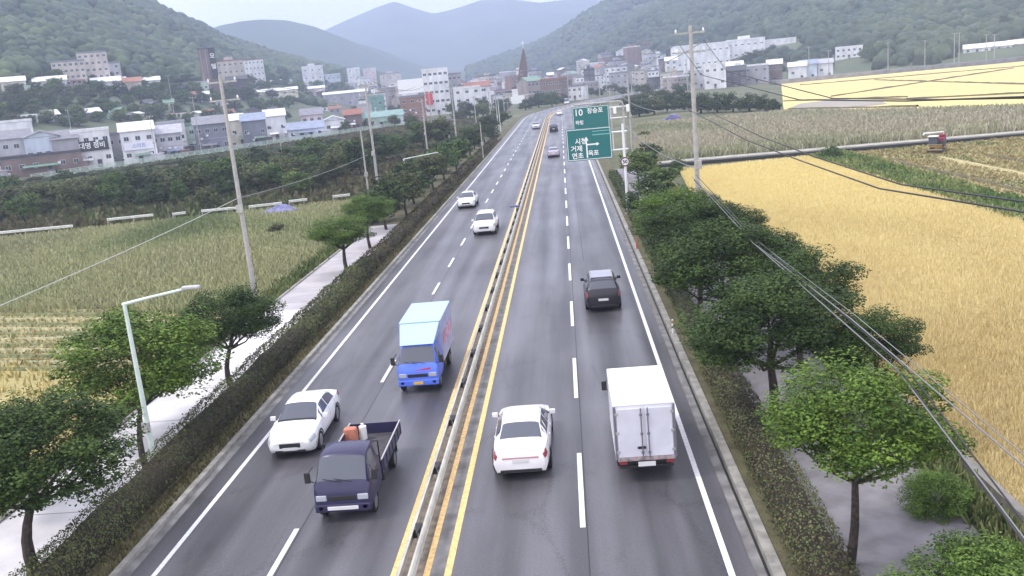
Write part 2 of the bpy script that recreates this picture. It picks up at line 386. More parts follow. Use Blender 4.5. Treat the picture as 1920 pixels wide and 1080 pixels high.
YF = [(48, 205), (63, 179), (78, 161), (121, 145), (200, 133), (420, 133), (420, 418), (97, 418)]
poly('rice_field', YF, -.42, rice_far)
PP = [G(*p, -.4) for p in [(1472,206),(1500,194),(1570,186),(1650,188),(1665,195),(1600,202),(1530,210)]]
poly('fallow_field', [(p.x, p.y) for p in PP], -.40, mat('fallow_grey', (.28, .25, .22), .95, col2=(.36, .33, .26), scale=.1))
LR = [(-20.2, 10), (-20.2, 41), (-31, 46), (-90, 62), (-90, 10)]
poly('rice_field', LR, -.42, mat('pale_grass_ground', (.33, .29, .12), .95, col2=(.48, .40, .17), scale=.4, bump=.8, bscale=5))
LS = [(-20.2, 41), (-20.2, 53), (-30.5, 57.5), (-40.4, 60), (-100, 72), (-90, 62), (-31, 46)]
poly('harvested_field', LS, -.43, stub_m)
LM = [(-20.2, 53), (-20.2, 108), (-26, 108), (-66, 100.5), (-160, 88), (-160, 80), (-100, 72), (-40.4, 60), (-30.5, 57.5)]
poly('meadow', LM, -.42, grass_m)

# dark bunds between the far paddies, thin earth ridges
bund = mat('earth_bund', (.12, .10, .05), .95, var=.3, scale=1)
def ridge(name, a, b, w, h, m, z=-.45):
    a = Vector((a[0], a[1], 0)); b = Vector((b[0], b[1], 0)); d = b-a; L = d.length; q = MB()
    n = max(2, int(L/3)); q.v = []; 
    for i in range(n+1):
        y = L*i/n; k = 1+.25*random.uniform(-1, 1); e = random.uniform(-.1, .1)*w
        q.v += [(-w/2*k+e, y, 0), (-w*.2+e, y, h*k), (w*.2+e, y, h*k), (w/2*k+e, y, 0)]
    for i in range(n):
        for j in range(3): q.f.append((4*i+j, 4*i+j+1, 4*i+j+5, 4*i+j+4)); q.mi.append(0)
    o = struct(name, q, m); o.location = (a.x, a.y, z); o.rotation_euler = (0, 0, math.atan2(d.y, d.x)-PI/2); return o
for a, b in [((1560,181),(1900,128)),((1640,150),(1920,158)),((1480,205),(1720,200)),((1470,190),(1700,182)),((1500,160),(1920,124)),((1700,186),(1920,175))]:
    ridge('earth_bund', G(*a, -.4), G(*b, -.4), 1.1, .35, bund)
for k in range(7):     # straw windrows of the cut field on the right
    x = 38+k*4.6; ridge('straw_row', (x, 30), (x-2.0, 104-k*1.5), .9, .22, straw_m if k % 2 else bund)
for k in range(13):     # rows of the cut field on the left
    y = 43.5+k*1.2; ridge('straw_row', (-23-k*.4, y), (-78, y+12+k*.3), .38, .16, mat('straw_pale', (.34, .33, .19), .95, var=.3, scale=4) if k % 2 else mat('row_green', (.15, .17, .08), .95, var=.3, scale=3))

# ------------------------------------------------------------------ plant stuff built with numpy
def in_poly(P, poly):
    x, y = P[:, 0], P[:, 1]; c = np.zeros(len(P), bool); n = len(poly)
    for i in range(n):
        x0, y0 = poly[i]; x1, y1 = poly[i-1]
        m = ((y0 > y) != (y1 > y)) & (x < (x1-x0)*(y-y0)/(y1-y0+1e-9)+x0); c ^= m
    return c
def blades(name, poly, n, h, w, cols, z=-.45, near=True, lean=.3, patch=.25, label=None, cv=(.75, 1.2), far=None):
    xs = [p[0] for p in poly]; ys = [p[1] for p in poly]
    k = n*6; Y = rng.uniform(max(min(ys), 8), max(ys), k); X = rng.uniform(min(xs), max(xs), k)
    P = np.stack([X, Y], 1); D = np.hypot(X, Y)
    keep = in_poly(P, poly) & (np.abs(np.arctan2(X, Y)+.072) < .60)
    if near: keep &= rng.random(k) < (max(min(ys), 18)/np.maximum(D, 18))**.8
    P = P[keep][:n]; n = len(P); D = np.hypot(P[:, 0], P[:, 1])
    a = rng.uniform(0, PI, n); s = 1+.7*np.maximum(0, D-30)/60
    hh = h*rng.uniform(.6, 1.2, n); ww = w*rng.uniform(.6, 1.3, n)*s
    dx, dy = np.cos(a)*ww, np.sin(a)*ww; lx, ly = rng.normal(0, lean, n)*hh, rng.normal(0, lean, n)*hh
    V = np.zeros((n, 4, 3)); z0 = np.full(n, z)
    V[:, 0] = np.stack([P[:, 0]-dx, P[:, 1]-dy, z0], 1); V[:, 1] = np.stack([P[:, 0]+dx, P[:, 1]+dy, z0], 1)
    V[:, 2] = np.stack([P[:, 0]+dx*.5+lx, P[:, 1]+dy*.5+ly, z0+hh], 1); V[:, 3] = np.stack([P[:, 0]-dx*.5+lx, P[:, 1]-dy*.5+ly, z0+hh], 1)
    pn = np.array([noise.noise(Vector((p[0]*patch, p[1]*patch*.6, 3.1))) for p in P])
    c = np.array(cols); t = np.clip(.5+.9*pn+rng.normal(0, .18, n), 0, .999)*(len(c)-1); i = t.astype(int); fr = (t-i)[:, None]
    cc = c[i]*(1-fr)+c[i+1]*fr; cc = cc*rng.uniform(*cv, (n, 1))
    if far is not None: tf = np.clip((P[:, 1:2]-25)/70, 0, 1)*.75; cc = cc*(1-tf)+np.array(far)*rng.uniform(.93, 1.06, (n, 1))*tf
    Fq = np.arange(n*4).reshape(n, 4)
    o = inst(name, np_mesh(name, V.reshape(-1, 3), Fq, np.repeat(cc, 4, 0), blade_m)); o['kind'] = 'stuff'
    if label: o['label'] = label
    return o
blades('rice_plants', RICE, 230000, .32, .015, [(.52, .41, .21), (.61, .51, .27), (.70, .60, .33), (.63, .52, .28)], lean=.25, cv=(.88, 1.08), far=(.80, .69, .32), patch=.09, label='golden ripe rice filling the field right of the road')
blades('reeds', REED, 80000, 1.05, .045, [(.24, .27, .15), (.38, .37, .24), (.44, .38, .29), (.32, .33, .20)], cv=(.87, 1.1), patch=.05, near=False, label='grey brown reeds between the farm path and the far paddies')
blades('meadow_grass', LM, 110000, .6, .03, [(.18, .22, .10), (.30, .33, .16), (.42, .41, .22), (.28, .29, .16)], cv=(.85, 1.12), patch=.08, label='tall pale grass of the meadow left of the footway')
blades('field_grass', LR, 14000, .35, .05, [(.38, .32, .12), (.55, .46, .18)], label='yellow grass at the left edge beside the street lamp')
blades('stubble', STUB, 16000, .2, .07, [(.22, .19, .08), (.40, .34, .17), (.17, .20, .08)], near=False, label='stubble of the cut rice field around the harvester')
blades('stubble', LS, 7000, .22, .06, [(.25, .22, .09), (.42, .36, .17), (.15, .19, .07)], label='stubble rows left of the roadside trees')
blades('ditch_grass', [(9.55, 10), (10.5, 10), (10.9, 115), (9.6, 115)], 7000, .5, .05, [(.07, .11, .03), (.16, .19, .07), (.30, .25, .12)], z=-.05, label='weeds along the ditch beside the rice field')
blades('verge_grass', [(-20.4, 14), (-18.95, 14), (-18.95, 165), (-20.6, 165)], 8000, .5, .05, [(.08, .12, .03), (.17, .20, .07)], z=-.25, label='weeds between the pale footway and the meadow')
blades('verge_grass', [(-13.9, 14), (-13.27, 14), (-13.27, 200), (-13.9, 200)], 6000, .14, .03, [(.10, .09, .04), (.18, .16, .07)], z=.05, label='short dry grass between left kerb and hedge')
blades('bank_grass', [(31, 20), (34.6, 20), (34.5, 116), (29.6, 115)], 6000, .5, .08, [(.10, .17, .05), (.24, .27, .10)], near=False, label='green strip of grass between the two rice fields')

def leaf_cloud(C, R, n, size, c0, c1, flat=.35, cj=.27):
    "C clump centres (k,3), R radii; n leaves each; returns V,F,T"
    k = len(C); N_ = k*n
    d = rng.normal(size=(N_, 3)); d /= np.linalg.norm(d, axis=1)[:, None]; rr = rng.uniform(.35, 1, (N_, 1))**.5
    Rr = np.repeat(R, n)[:, None]; P = np.repeat(C, n, 0)+d*rr*Rr*np.array([1, 1, .7])
    nr = d*.6+rng.normal(size=(N_, 3))*.5+np.array([0, 0, flat*2]); nr /= np.linalg.norm(nr, axis=1)[:, None]
    a = np.cross(nr, rng.normal(size=(N_, 3))); a /= np.linalg.norm(a, axis=1)[:, None]; b = np.cross(nr, a)
    s = size*rng.uniform(.6, 1.35, (N_, 1)); a = a*s; b = b*s*.6
    V = np.stack([P-a, P-b, P+a, P+b], 1).reshape(-1, 3)
    tt = np.clip(rng.uniform(0, 1, k), 0, 1); tt = np.repeat(tt, n)+rng.normal(0, cj, N_); tt = np.clip(tt, 0, 1)[:, None]
    col = np.array(c0)*(1-tt)+np.array(c1)*tt; col = col*rng.uniform(.8, 1.2, (N_, 1))
    return V, np.arange(N_*4).reshape(N_, 4), np.repeat(col, 4, 0)
def crown_mesh(name, nc, nl, size, c0, c1, rc=.3, flatb=.55):
    C = []
    while len(C) < nc:
        p = rng.uniform(-1, 1, 3); r = np.linalg.norm(p)
        if r > 1 or r < .35: continue
        if p[2] < -flatb: continue
        az = math.atan2(p[1], p[0]); lim = .72+.28*noise.noise(Vector((math.cos(az)*1.6+nc, math.sin(az)*1.6, p[2]*1.3)))*1.6
        if r > lim+.12: continue
        C.append(p)
    C = np.array(C)*.92; R = rng.uniform(.6, 1.15, nc)*rc
    V, Fq, T = leaf_cloud(C, R, nl, size, c0, c1)
    return np_mesh(name, V, Fq, T, leaf_m), C
GREEN = [((.016, .033, .008), (.060, .102, .022)), ((.040, .078, .012), (.135, .215, .034)), ((.035, .062, .016), (.11, .155, .036)), ((.042, .08, .016), (.13, .21, .042))]
MGREEN = [((.020, .038, .014), (.070, .105, .038)), ((.032, .062, .018), (.10, .16, .042)), ((.04, .055, .024), (.12, .135, .055)), ((.05, .085, .022), (.15, .21, .055))]
NEARC = [crown_mesh('crown', 130, 230, .021, *GREEN[i], rc=.27) for i in (0, 1, 3)]
MIDC = [crown_mesh('crown', 60, 60, .06, *MGREEN[i]) for i in (0, 1, 2, 3)]
def trunk_mesh(H, rb, C, limbs=6, lean=(0, 0), seed=0):
    "trunk from 0 to H below a unit crown whose clumps are C"
    rnd = random.Random(seed); q = MB(); pts = []; n = 6
    for i in range(n+1):
        t = i/n; pts.append((lean[0]*t+.03*math.sin(t*5+seed), lean[1]*t+.03*math.cos(t*4+seed), H*t))
    q.tube(pts, [rb*(1.25-.65*i/n) for i in range(n+1)], 8)
    top = Vector(pts[-2]); return q, top
def tree(x, y, zc, rx, rz, v, label, near=False, cxo=0, cyo=0, cat='tree', group=None, rb=.11, z=0.05, limbs=7, name='broadleaf_tree'):
    root = empty(name, (x, y, z), 0, label, cat, group)
    cm, C = (NEARC if near else MIDC)[v]
    o = inst('crown', cm, root, (cxo, cyo, zc-z), (0, 0, random.uniform(0, 6)), (rx, rx*random.uniform(.92, 1.05), rz))
    q = MB(); H = max(.6, zc-z-.25*rz); lx, ly = cxo, cyo
    pts = [(lx*t*t+.06*math.sin(t*6+x), ly*t*t+.05*math.cos(t*5), H*t) for t in [i/6 for i in range(7)]]
    q.tube(pts, [rb*(1.3-.75*i/6) for i in range(7)], 8)
    p0 = Vector(pts[4])
    for k in range(limbs):
        a = 2*PI*k/limbs+random.uniform(-.4, .4); e = Vector((lx+math.cos(a)*rx*.68, ly+math.sin(a)*rx*.68, zc-z+random.uniform(-.25, .35)*rz))
        mid = p0.lerp(e, .5)+Vector((0, 0, -.15*rz)); q.tube([p0, mid, e], [rb*.5, rb*.32, rb*.12], 5)
    t = q.obj('trunk', bark, root, smooth=True)
    return root

ORD = ['first', 'second', 'third', 'fourth', 'fifth', 'sixth', 'seventh', 'eighth', 'ninth', 'tenth', 'eleventh', 'twelfth', 'thirteenth', 'fourteenth', 'fifteenth', 'sixteenth', 'seventeenth', 'eighteenth', 'nineteenth', 'twentieth', 'twenty-first', 'twenty-second', 'twenty-third', 'twenty-fourth', 'twenty-fifth', 'twenty-sixth', 'twenty-seventh', 'twenty-eighth', 'twenty-ninth', 'thirtieth']
# roadside trees -------------------------------------------------- right row
GR = 'trees along the right pavement'; GL = 'trees along the left footway'
tree(6.05, 20.2, 3.8, 2.4, 1.5, 1, 'bright green round tree with reddish trunk nearest the right edge, under the cables', True, .25, -.1, group=GR, rb=.10)
tree(6.4, 30.0, 3.6, 3.1, 1.9, 0, 'dark green tree on the right pavement just beyond the bright green one', True, -.2, -1.0, group=GR, rb=.15)
tree(9.0, 27.6, 3.2, 1.7, 1.2, 0, 'small dark tree leaning over the paddy edge behind the bright green tree', True, group=GR, rb=.09)
tree(8.6, 35.0, 3.3, 2.6, 1.7, 0, 'dark tree touching the rice field, beside the black car', True, group=GR)
tree(6.1, 37.5, 3.9, 3.1, 1.9, 0, 'tall wide green tree level with the black car on the right', True, group=GR, rb=.14)
tree(8.4, 42.5, 3.2, 2.3, 1.5, 0, 'dark tree at the paddy edge beyond the black car', True, group=GR)
tree(6.2, 45.5, 3.8, 3.1, 1.9, 0, 'dense dark tree between the leaning cables and the right kerb', True, group=GR)
tree(8.7, 50.5, 3.2, 2.1, 1.4, 0, 'low dark tree at the paddy edge below the concrete utility pole', True, group=GR)
tree(6.3, 61.5, 2.6, 1.8, 1.2, 0, 'dark tree between the right kerb and the utility pole foot', True, group=GR)
tree(6.1, 54.0, 3.6, 2.8, 1.7, 1, 'green tree hiding the foot of the tall right utility pole', True, group=GR)
tree(8.4, 60.5, 2.9, 1.9, 1.1, 0, 'dark shrubby tree right of the foot of the utility pole', True, group=GR)
tree(5.9, 68.5, 2.7, 2.1, 1.4, 0, 'dark tree right of the white foot of the sign gantry', group=GR)
tree(7.4, 76.0, 3.0, 2.3, 1.3, 1, 'round green tree just behind the gantry foot', group=GR)
tree(6.9, 90.0, 3.3, 2.5, 1.4, 3, 'light green tree under the round speed sign', group=GR)
tree(8.6, 102.0, 3.0, 2.2, 1.2, 0, 'last dark green tree of the right row before the farm path', group=GR)
# left row
tree(-15.8, 22.4, 3.3, 2.75, 1.75, 0, 'dark green spreading tree at the lower left corner', True, .6, .2, group=GL, rb=.14)
tree(-15.7, 29.3, 3.3, 3.35, 2.15, 1, 'big light green tree behind the nearest street lamp', True, -.85, 2.5, group=GL, rb=.10)
tree(-18.0, 26.4, 2.6, 1.8, 1.2, 0, 'dark low tree between the corner tree and the light green one', True, group=GL, rb=.09)
tree(-15.8, 38.1, 3.0, 2.45, 1.65, 0, 'compact dark tree whose trunk stands on the pale footway before the hedge bend', True, .55, .0, group=GL)
tree(-15.9, 61.8, 3.0, 2.5, 1.25, 1, 'flat topped light green tree on the footway beside the meadow', True, -.1, 0, group=GL, rb=.13)
tree(-16.3, 71.5, 3.1, 2.4, 1.4, 2, 'green tree behind the flat topped one, dark trunk on the footway', True, .1, 0, group=GL)
LT = [(-16.8,81,2.7,0),(-16.2,89,2.7,2),(-16.9,98,2.7,0),(-16.2,109,2.9,2),(-16.4,121,2.7,1),(-15.8,131,2.9,1),(-16.8,142,2.5,0),(-16.2,156,2.7,0),(-17,172,2.6,2),(-16.5,190,2.6,0),(-17,210,2.8,0),(-16.5,232,2.8,2),(-17,256,3,0)]
LTL = ['dark tree beside the double utility pole on the left', 'olive tree just past the left utility pole', 'dark tree level with the far white saloon', 'olive tree left of the far white saloon', 'bright green tree leaning towards the far white saloon', 'large bright green tree, biggest of the distant left row', 'dark tree behind the biggest distant green tree', 'dark tree where the left edge line begins to bend', 'olive tree in the middle of the distant left row', 'dark distant tree right of the thin utility poles', 'dark distant tree before the pale lamp posts', 'olive distant tree below the white sign board', 'farthest dark tree of the left row']
for (x, y, r, v), lb in zip(LT, LTL): tree(x, y, 3.0, r, r*.75, v, lb, group=GL)
for k, y in enumerate(range(86, 206, 9)): tree(-18.6-.02*(y-86), y, 1.6, 2.2, 1.7, k % 3, f'{ORD[k]} low bush from the near end between the left tree row and the meadow', group='low bushes behind the left tree row', cat='bush', name='bush', limbs=3)

# bushes
def bush(x, y, z, rx, rz, v, label, near=False, group=None, name='bush'):
    root = empty(name, (x, y, z), 0, label, 'bush', group)
    inst('foliage', (NEARC if near else MIDC)[v][0], root, (0, 0, rz*.5), (0, 0, random.uniform(0, 6)), (rx, rx*random.uniform(.8, 1.1), rz))
    q = MB(); q.tube([(0, 0, -.05), (.03, .02, rz*.5)], [.05, .02], 5)
    for a in (.5, 2.6, 4.7): q.tube([(0, 0, 0), (math.cos(a)*rx*.5, math.sin(a)*rx*.5, rz*.7)], [.035, .01], 4)
    q.obj('stem', bark, root); return root
bush(7.7, 17.6, .05, 1.9, 1.3, 2, 'glossy light green bush in the lower right corner below the cables', True)
bush(9.3, 18.6, .05, 1.1, .9, 1, 'green bush between the lower right bush and the dark ditch', True)
bush(9.0, 22.8, .0, 1.0, .8, 2, 'dark bush under the bright green tree at the ditch', True)

# hedges: clipped azalea, dense leaves over a bumpy core
hedge_col = [((.055, .048, .026), (.135, .14, .056)), ((.07, .062, .032), (.17, .165, .075))]
def hedge(name, x0, x1, y0, y1, h, label, cols, dens=330):
    root = empty(name, ((x0+x1)/2, y0, .06), 0, label, 'hedge')
    q = MB(); n = int((y1-y0)/1.2); w = (x1-x0)/2
    prof = [(-w*.95, 0), (-w*.98, h*.6), (-w*.7, h*.9), (0, h*.95), (w*.7, h*.9), (w*.98, h*.6), (w*.95, 0)]
    for i in range(n+1):
        y = (y1-y0)*i/n
        for px, pz in prof:
            k = 1+.12*noise.noise(Vector((px*2, y*.6+x0, pz*2))); q.v.append((px*k*.80, y, pz*k*.80))
    for i in range(n):
        for j in range(6): q.f.append((7*i+j, 7*i+j+1, 7*i+j+8, 7*i+j+7)); q.mi.append(0)
    q.f += [tuple(range(7)), tuple(range(7*n, 7*n+7))]; q.mi += [0, 0]
    q.obj('branches', mat('hedge_core', (.03, .024, .014), .95), root)
    m = int(dens*(y1-y0)*.5); Y = y0+(y1-y0)*rng.random(m)**1.6
    t = rng.uniform(0, 1, m)*(2*h+2*w); P = np.zeros((m, 3))
    side = rng.uniform(-1, 1, m)
    t = rng.uniform(0, 2*h+2*w, m); top = (t > h) & (t < h+2*w)
    P[:, 0] = np.where(t <= h, -w, np.where(top, t-h-w, w)); P[:, 2] = np.where(t <= h, t, np.where(top, h, 2*h+2*w-t)); P[:, 1] = Y-y0
    ed = np.clip((np.abs(P[:, 0])/w-.72)/.28, 0, 1)*np.clip((P[:, 2]/h-.7)/.3, 0, 1); P[:, 0] *= 1-.14*ed; P[:, 2] *= 1-.14*ed
    a = np.arctan2(P[:, 2]/h-.4, P[:, 0]/w)
    bn = np.array([noise.noise(Vector((p[0]*1.2, p[1]*.7+x0, 1))) for p in P]); P[:, 0] *= 1+.12*bn; P[:, 2] *= 1+.16*bn
    P += rng.normal(0, .05, (m, 3)); s = .034*(1+np.maximum(0, Y-25)/45)[:, None]*rng.uniform(.6, 1.4, (m, 1))
    nr = np.stack([np.cos(a), np.zeros(m), np.sin(a)], 1)+rng.normal(0, .55, (m, 3)); nr /= np.linalg.norm(nr, axis=1)[:, None]
    u = np.cross(nr, rng.normal(size=(m, 3))); u /= np.linalg.norm(u, axis=1)[:, None]; v = np.cross(nr, u)
    V = np.stack([P-u*s, P-v*s*.7, P+u*s, P+v*s*.7], 1).reshape(-1, 3)
    cn = np.array([noise.noise(Vector((p[0]*.8, (p[1]+y0)*.35, 5))) for p in P]); tt = np.clip(.45+.8*cn+rng.normal(0, .25, m), 0, 1)[:, None]
    c = np.array(cols[0])*(1-tt)+np.array(cols[1])*tt; g = (rng.random((m, 1)) < .3)
    c = np.where(g, c*np.array([.8, 1.25, .9]), c)
    inst('leaves', np_mesh('leaves', V, np.arange(m*4).reshape(m, 4), np.repeat(c, 4, 0), leaf_m), root)
    return root
hedge('hedge', -15.25, -13.85, 12, 62, .95, 'brownish green clipped hedge along the left kerb, near length', hedge_col[0], 1500)
hedge('hedge', -15.2, -13.9, 62.4, 190, .85, 'reddish brown far length of the left kerb hedge', ((.06, .042, .028), (.12, .10, .045)), 200)
hedge('hedge', 4.75, 5.95, 10, 36, .75, 'mottled brown green hedge along the right kerb beside the white box truck', hedge_col[1], 1600)
hedge('hedge', 4.9, 5.9, 36.5, 110, .55, 'low green hedge along the right kerb beyond the black car', ((.04, .05, .02), (.10, .12, .045)), 260)

# ------------------------------------------------------------------ median guardrail
def guardrail(name, x, y0, y1, label, double=True, step=4, zc=.68, rot=0, m=rail_white, sp=.16):
    root = empty(name, (x, y0, 0), rot, label, 'guardrail'); Lr = y1-y0
    prof = [(0, -.155), (.05, -.10), (.05, -.06), (0, -.015), (0, .015), (.05, .06), (.05, .10), (0, .155)]
    for s in ((-1, 1) if double else (1,)):
        q = MB(); v = []
        for yy in (0, Lr):
            v += [(s*(sp+a), yy, zc+b) for a, b in prof]+[(s*(sp+a-.012), yy, zc+b) for a, b in prof[::-1]]
        n = 16; q.add(v, [(i, (i+1) % n, (i+1) % n+n, i+n) for i in range(n)]+[tuple(range(n)), tuple(range(2*n-1, n-1, -1))])
        q.obj('beam', m, root)
    if double:
        q = MB(); q.box(-.155, -.105, 0, Lr, zc+.12, zc+.15); q.box(.105, .155, 0, Lr, zc+.12, zc+.15); q.obj('top_flange', m, root)
    q = MB(); q.tube([(0, 0, 0), (0, 0, zc+.14)], .06, 8); pm = q.mesh('post', steel, True)
    q = MB(); 
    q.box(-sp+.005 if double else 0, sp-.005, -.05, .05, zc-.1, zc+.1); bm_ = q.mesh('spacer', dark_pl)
    q = MB(); q.prism([(-.085, 0), (.085, 0), (.085, .05), (-.085, .05)], .18, .24); q.add([(-.10, .2, .0), (.10, .2, .0), (.02, -.42, .0), (-.10, .2, .06), (.10, .2, .06), (.02, -.42, .06)], [(0, 1, 2), (3, 5, 4), (0, 3, 4, 1), (1, 4, 5, 2), (2, 5, 3, 0)]); rm = q.mesh('reflector_or_gap_shade', dark_pl)  # dark wedge on the rail: shape and colour stand for shade between the beams
    k = 0
    while k*step <= Lr:
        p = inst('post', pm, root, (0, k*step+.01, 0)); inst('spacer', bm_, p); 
        if double: inst('reflector_or_gap_shade', rm, p, (0, 0, zc+.145))
        k += 1
    return root
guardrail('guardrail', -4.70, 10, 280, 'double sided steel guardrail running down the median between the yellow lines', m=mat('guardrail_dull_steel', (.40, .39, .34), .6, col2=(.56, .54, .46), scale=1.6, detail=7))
# pale guardrail along the far edge of the left meadow
for (a, b), lb in zip([((0,446),(140,433)),((203,421),(290,412)),((325,411),(350,408)),((380,405),(445,399)),((468,397),(530,390)),((543,387),(577,383)),((625,378),(657,374))],
        ['longest white guardrail length at the left edge of the meadow', 'white guardrail length right of the longest one, before dark bushes', 'shortest white guardrail piece beyond the meadow', 'white guardrail piece just left of the tall utility pole', 'white guardrail piece behind the blue tarpaulin', 'short white guardrail piece right of the blue tarpaulin', 'white guardrail piece nearest the roadside trees']):
    A, B = G(*a, -.0), G(*b, -.0); d = B-A
    g = guardrail('guardrail', 0, 0, d.length, lb, False, 3, .45); g.location = (A.x, A.y, .15); g.rotation_euler = (0, 0, math.atan2(d.y, d.x)-PI/2); g['group'] = 'white guardrail lengths beyond the meadow'

# ------------------------------------------------------------------ vehicles
class Shell:
    "lofted body: rows (y, zs,ws, zm,wm, zb,wb, zr,wr, zt)"
    def __init__(s, rows): s.rows = sorted(rows)
    def row(s, y):
        R = s.rows
        if y <= R[0][0]: return R[0]
        for a, b in zip(R, R[1:]):
            if y <= b[0]:
                t = (y-a[0])/(b[0]-a[0]); return tuple(p+(q-p)*t for p, q in zip(a, b))
        return R[-1]
    def ring(s, y):
        _, zs, ws, zm, wm, zb, wb, zr, wr, zt = s.row(y)
        return [(0, zs), (ws*.7, zs), (ws, zs+.02), ((ws+wm)/2+.01, (zs+zm)/2), (wm, zm), (wm*.45+wb*.55+.012, zm*.4+zb*.6), (wb, zb), (wr, zr), (wr*.86, zr+.62*(zt-zr)), (wr*.5, zr+.92*(zt-zr)), (0, zt)]
    V = {'bot': 0, 'sill': 2, 'mid': 4, 'belt': 6, 'roof': 7, 'top': 10}
    def at(s, y, v):
        r = s.ring(y); v = max(0, min(9.999, v)); i = int(v); t = v-i; a, b = r[i], r[i+1]
        return Vector((a[0]+(b[0]-a[0])*t, y, a[1]+(b[1]-a[1])*t))
    def body(s, mats, parent, name='body'):
        ys = []
        for a, b in zip(s.rows, s.rows[1:]):
            n = max(1, int((b[0]-a[0])/.3)); ys += [a[0]+(b[0]-a[0])*i/n for i in range(n)]
        ys.append(s.rows[-1][0]); q = MB(); n = 20
        for y in ys:
            r = s.ring(y); pts = [(x, z) for x, z in r]+[(-x, z) for x, z in r[-2:0:-1]]
            q.v += [(x, y, z) for x, z in pts]
        for i in range(len(ys)-1):
            for j in range(n): q.f.append((i*n+j, i*n+(j+1) % n, (i+1)*n+(j+1) % n, (i+1)*n+j)); q.mi.append(0)
        q.f.append(tuple(range(n))); q.f.append(tuple(range((len(ys)-1)*n, len(ys)*n))); q.mi += [0, 0]
        return q.obj(name, mats, parent, smooth=True)
    def patch(s, name, m, parent, y0, y1, v0, v1, side=0, off=.006, ny=8, nv=6):
        "side 1/-1, or 0 for both sides joined across the middle (v up to 10)"
        q = MB(); P = []
        for i in range(ny+1):
            y = y0+(y1-y0)*i/ny; row = []
            f0 = v0(i/ny) if callable(v0) else v0; f1 = v1(i/ny) if callable(v1) else v1
            vv = [f0+(f1-f0)*j/nv for j in range(nv+1)]
            row = [s.at(y, v) for v in vv]
            if side == 0: row = row+[Vector((-p.x, p.y, p.z)) for p in row[-2::-1]]
            elif side < 0: row = [Vector((-p.x, p.y, p.z)) for p in row]
            P.append(row)
        n = len(P[0]); Q = []
        for i in range(ny+1):
            for j in range(n):
                a = P[min(i+1, ny)][j]-P[max(i-1, 0)][j]; b = P[i][min(j+1, n-1)]-P[i][max(j-1, 0)]
                c = a.cross(b)
                if c.length < 1e-9: c = Vector((0, 0, 1))
                c.normalize(); p = P[i][j]
                if c.dot(p-Vector((0, 0, .6))) < 0: c = -c
                Q.append(p+c*off)
        q.add(Q, [(i*n+j, i*n+j+1, (i+1)*n+j+1, (i+1)*n+j) for i in range(ny) for j in range(n-1)])
        return q.obj(name, m, parent, smooth=True)
def make_wheel_meshes(r, w):
    q = MB(); n = 20; v = []
    prof = [(w/2-.02, r*.66), (w/2, r*.80), (w/2-.01, r*.96), (w/2-.05, r), (-w/2+.05, r), (-w/2, r*.9), (-w/2, r*.6)]
    for j in range(n):
        t = 2*PI*j/n; v += [(x, math.cos(t)*R, math.sin(t)*R) for x, R in prof]
    k = len(prof); q.add(v, [(j*k+i, j*k+i+1, ((j+1) % n)*k+i+1, ((j+1) % n)*k+i) for j in range(n) for i in range(k-1)])
    tyre = q.mesh('tyre', rubber, True)
    q = MB(); v = [(w/2-.05, 0, 0)]; v += [(w/2-.025, math.cos(2*PI*j/n)*r*.66, math.sin(2*PI*j/n)*r*.66) for j in range(n)]
    q.add(v, [(0, j+1, (j+1) % n+1) for j in range(n)])
    for j in range(5):
        a = 2*PI*j/5; q.add([(w/2-.012, math.cos(a+d)*rr_, math.sin(a+d)*rr_) for rr_, d in ((r*.12, -.6), (r*.62, -.16), (r*.62, .16), (r*.12, .6))], [(0, 1, 2, 3)])
    rim = q.mesh('rim', rim_m)
    q = MB(); m = 14; v = []
    for j in range(m+1):
        t = -.25+(PI+.5)*j/m; v += [(0, math.cos(t)*(r+.015), math.sin(t)*(r+.015)), (0, math.cos(t)*(r+.085), math.sin(t)*(r+.085))]
    q.add(v, [(2*j, 2*j+1, 2*j+3, 2*j+2) for j in range(m)]); return tyre, rim, q.mesh('wheel_arch', dark_pl)
WM = {}
def wheels(root, r, w, track, ys, arch=True, twin=False):
    key = (r, w)
    if key not in WM: WM[key] = make_wheel_meshes(r, w)
    ty, ri, ar = WM[key]
    for y in ys:
        for s in (1, -1):
            o = inst('wheel', ty, root, (s*(track-w/2+.01), y, r), (0, 0, 0 if s > 0 else PI)); inst('rim', ri, o)
            if arch:
                q = inst('wheel_arch', ar, root, (s*(track+.004), y, r), (0, 0, 0)); 
def mirror(root, x, y, z, m, w=.2):
    for s in (1, -1):
        q = MB(); q.bbox(s*x if s > 0 else -x-w, x+w if s > 0 else -x, y-.05, y+.06, z-.08, z+.08, .03)
        o = q.obj('wing_mirror', m, root); q = MB(); q.tube([(s*(x-.1), y+.02, z-.06), (s*(x+.05), y, z-.03)], .02, 5); q.obj('mirror_arm', dark_pl, o)
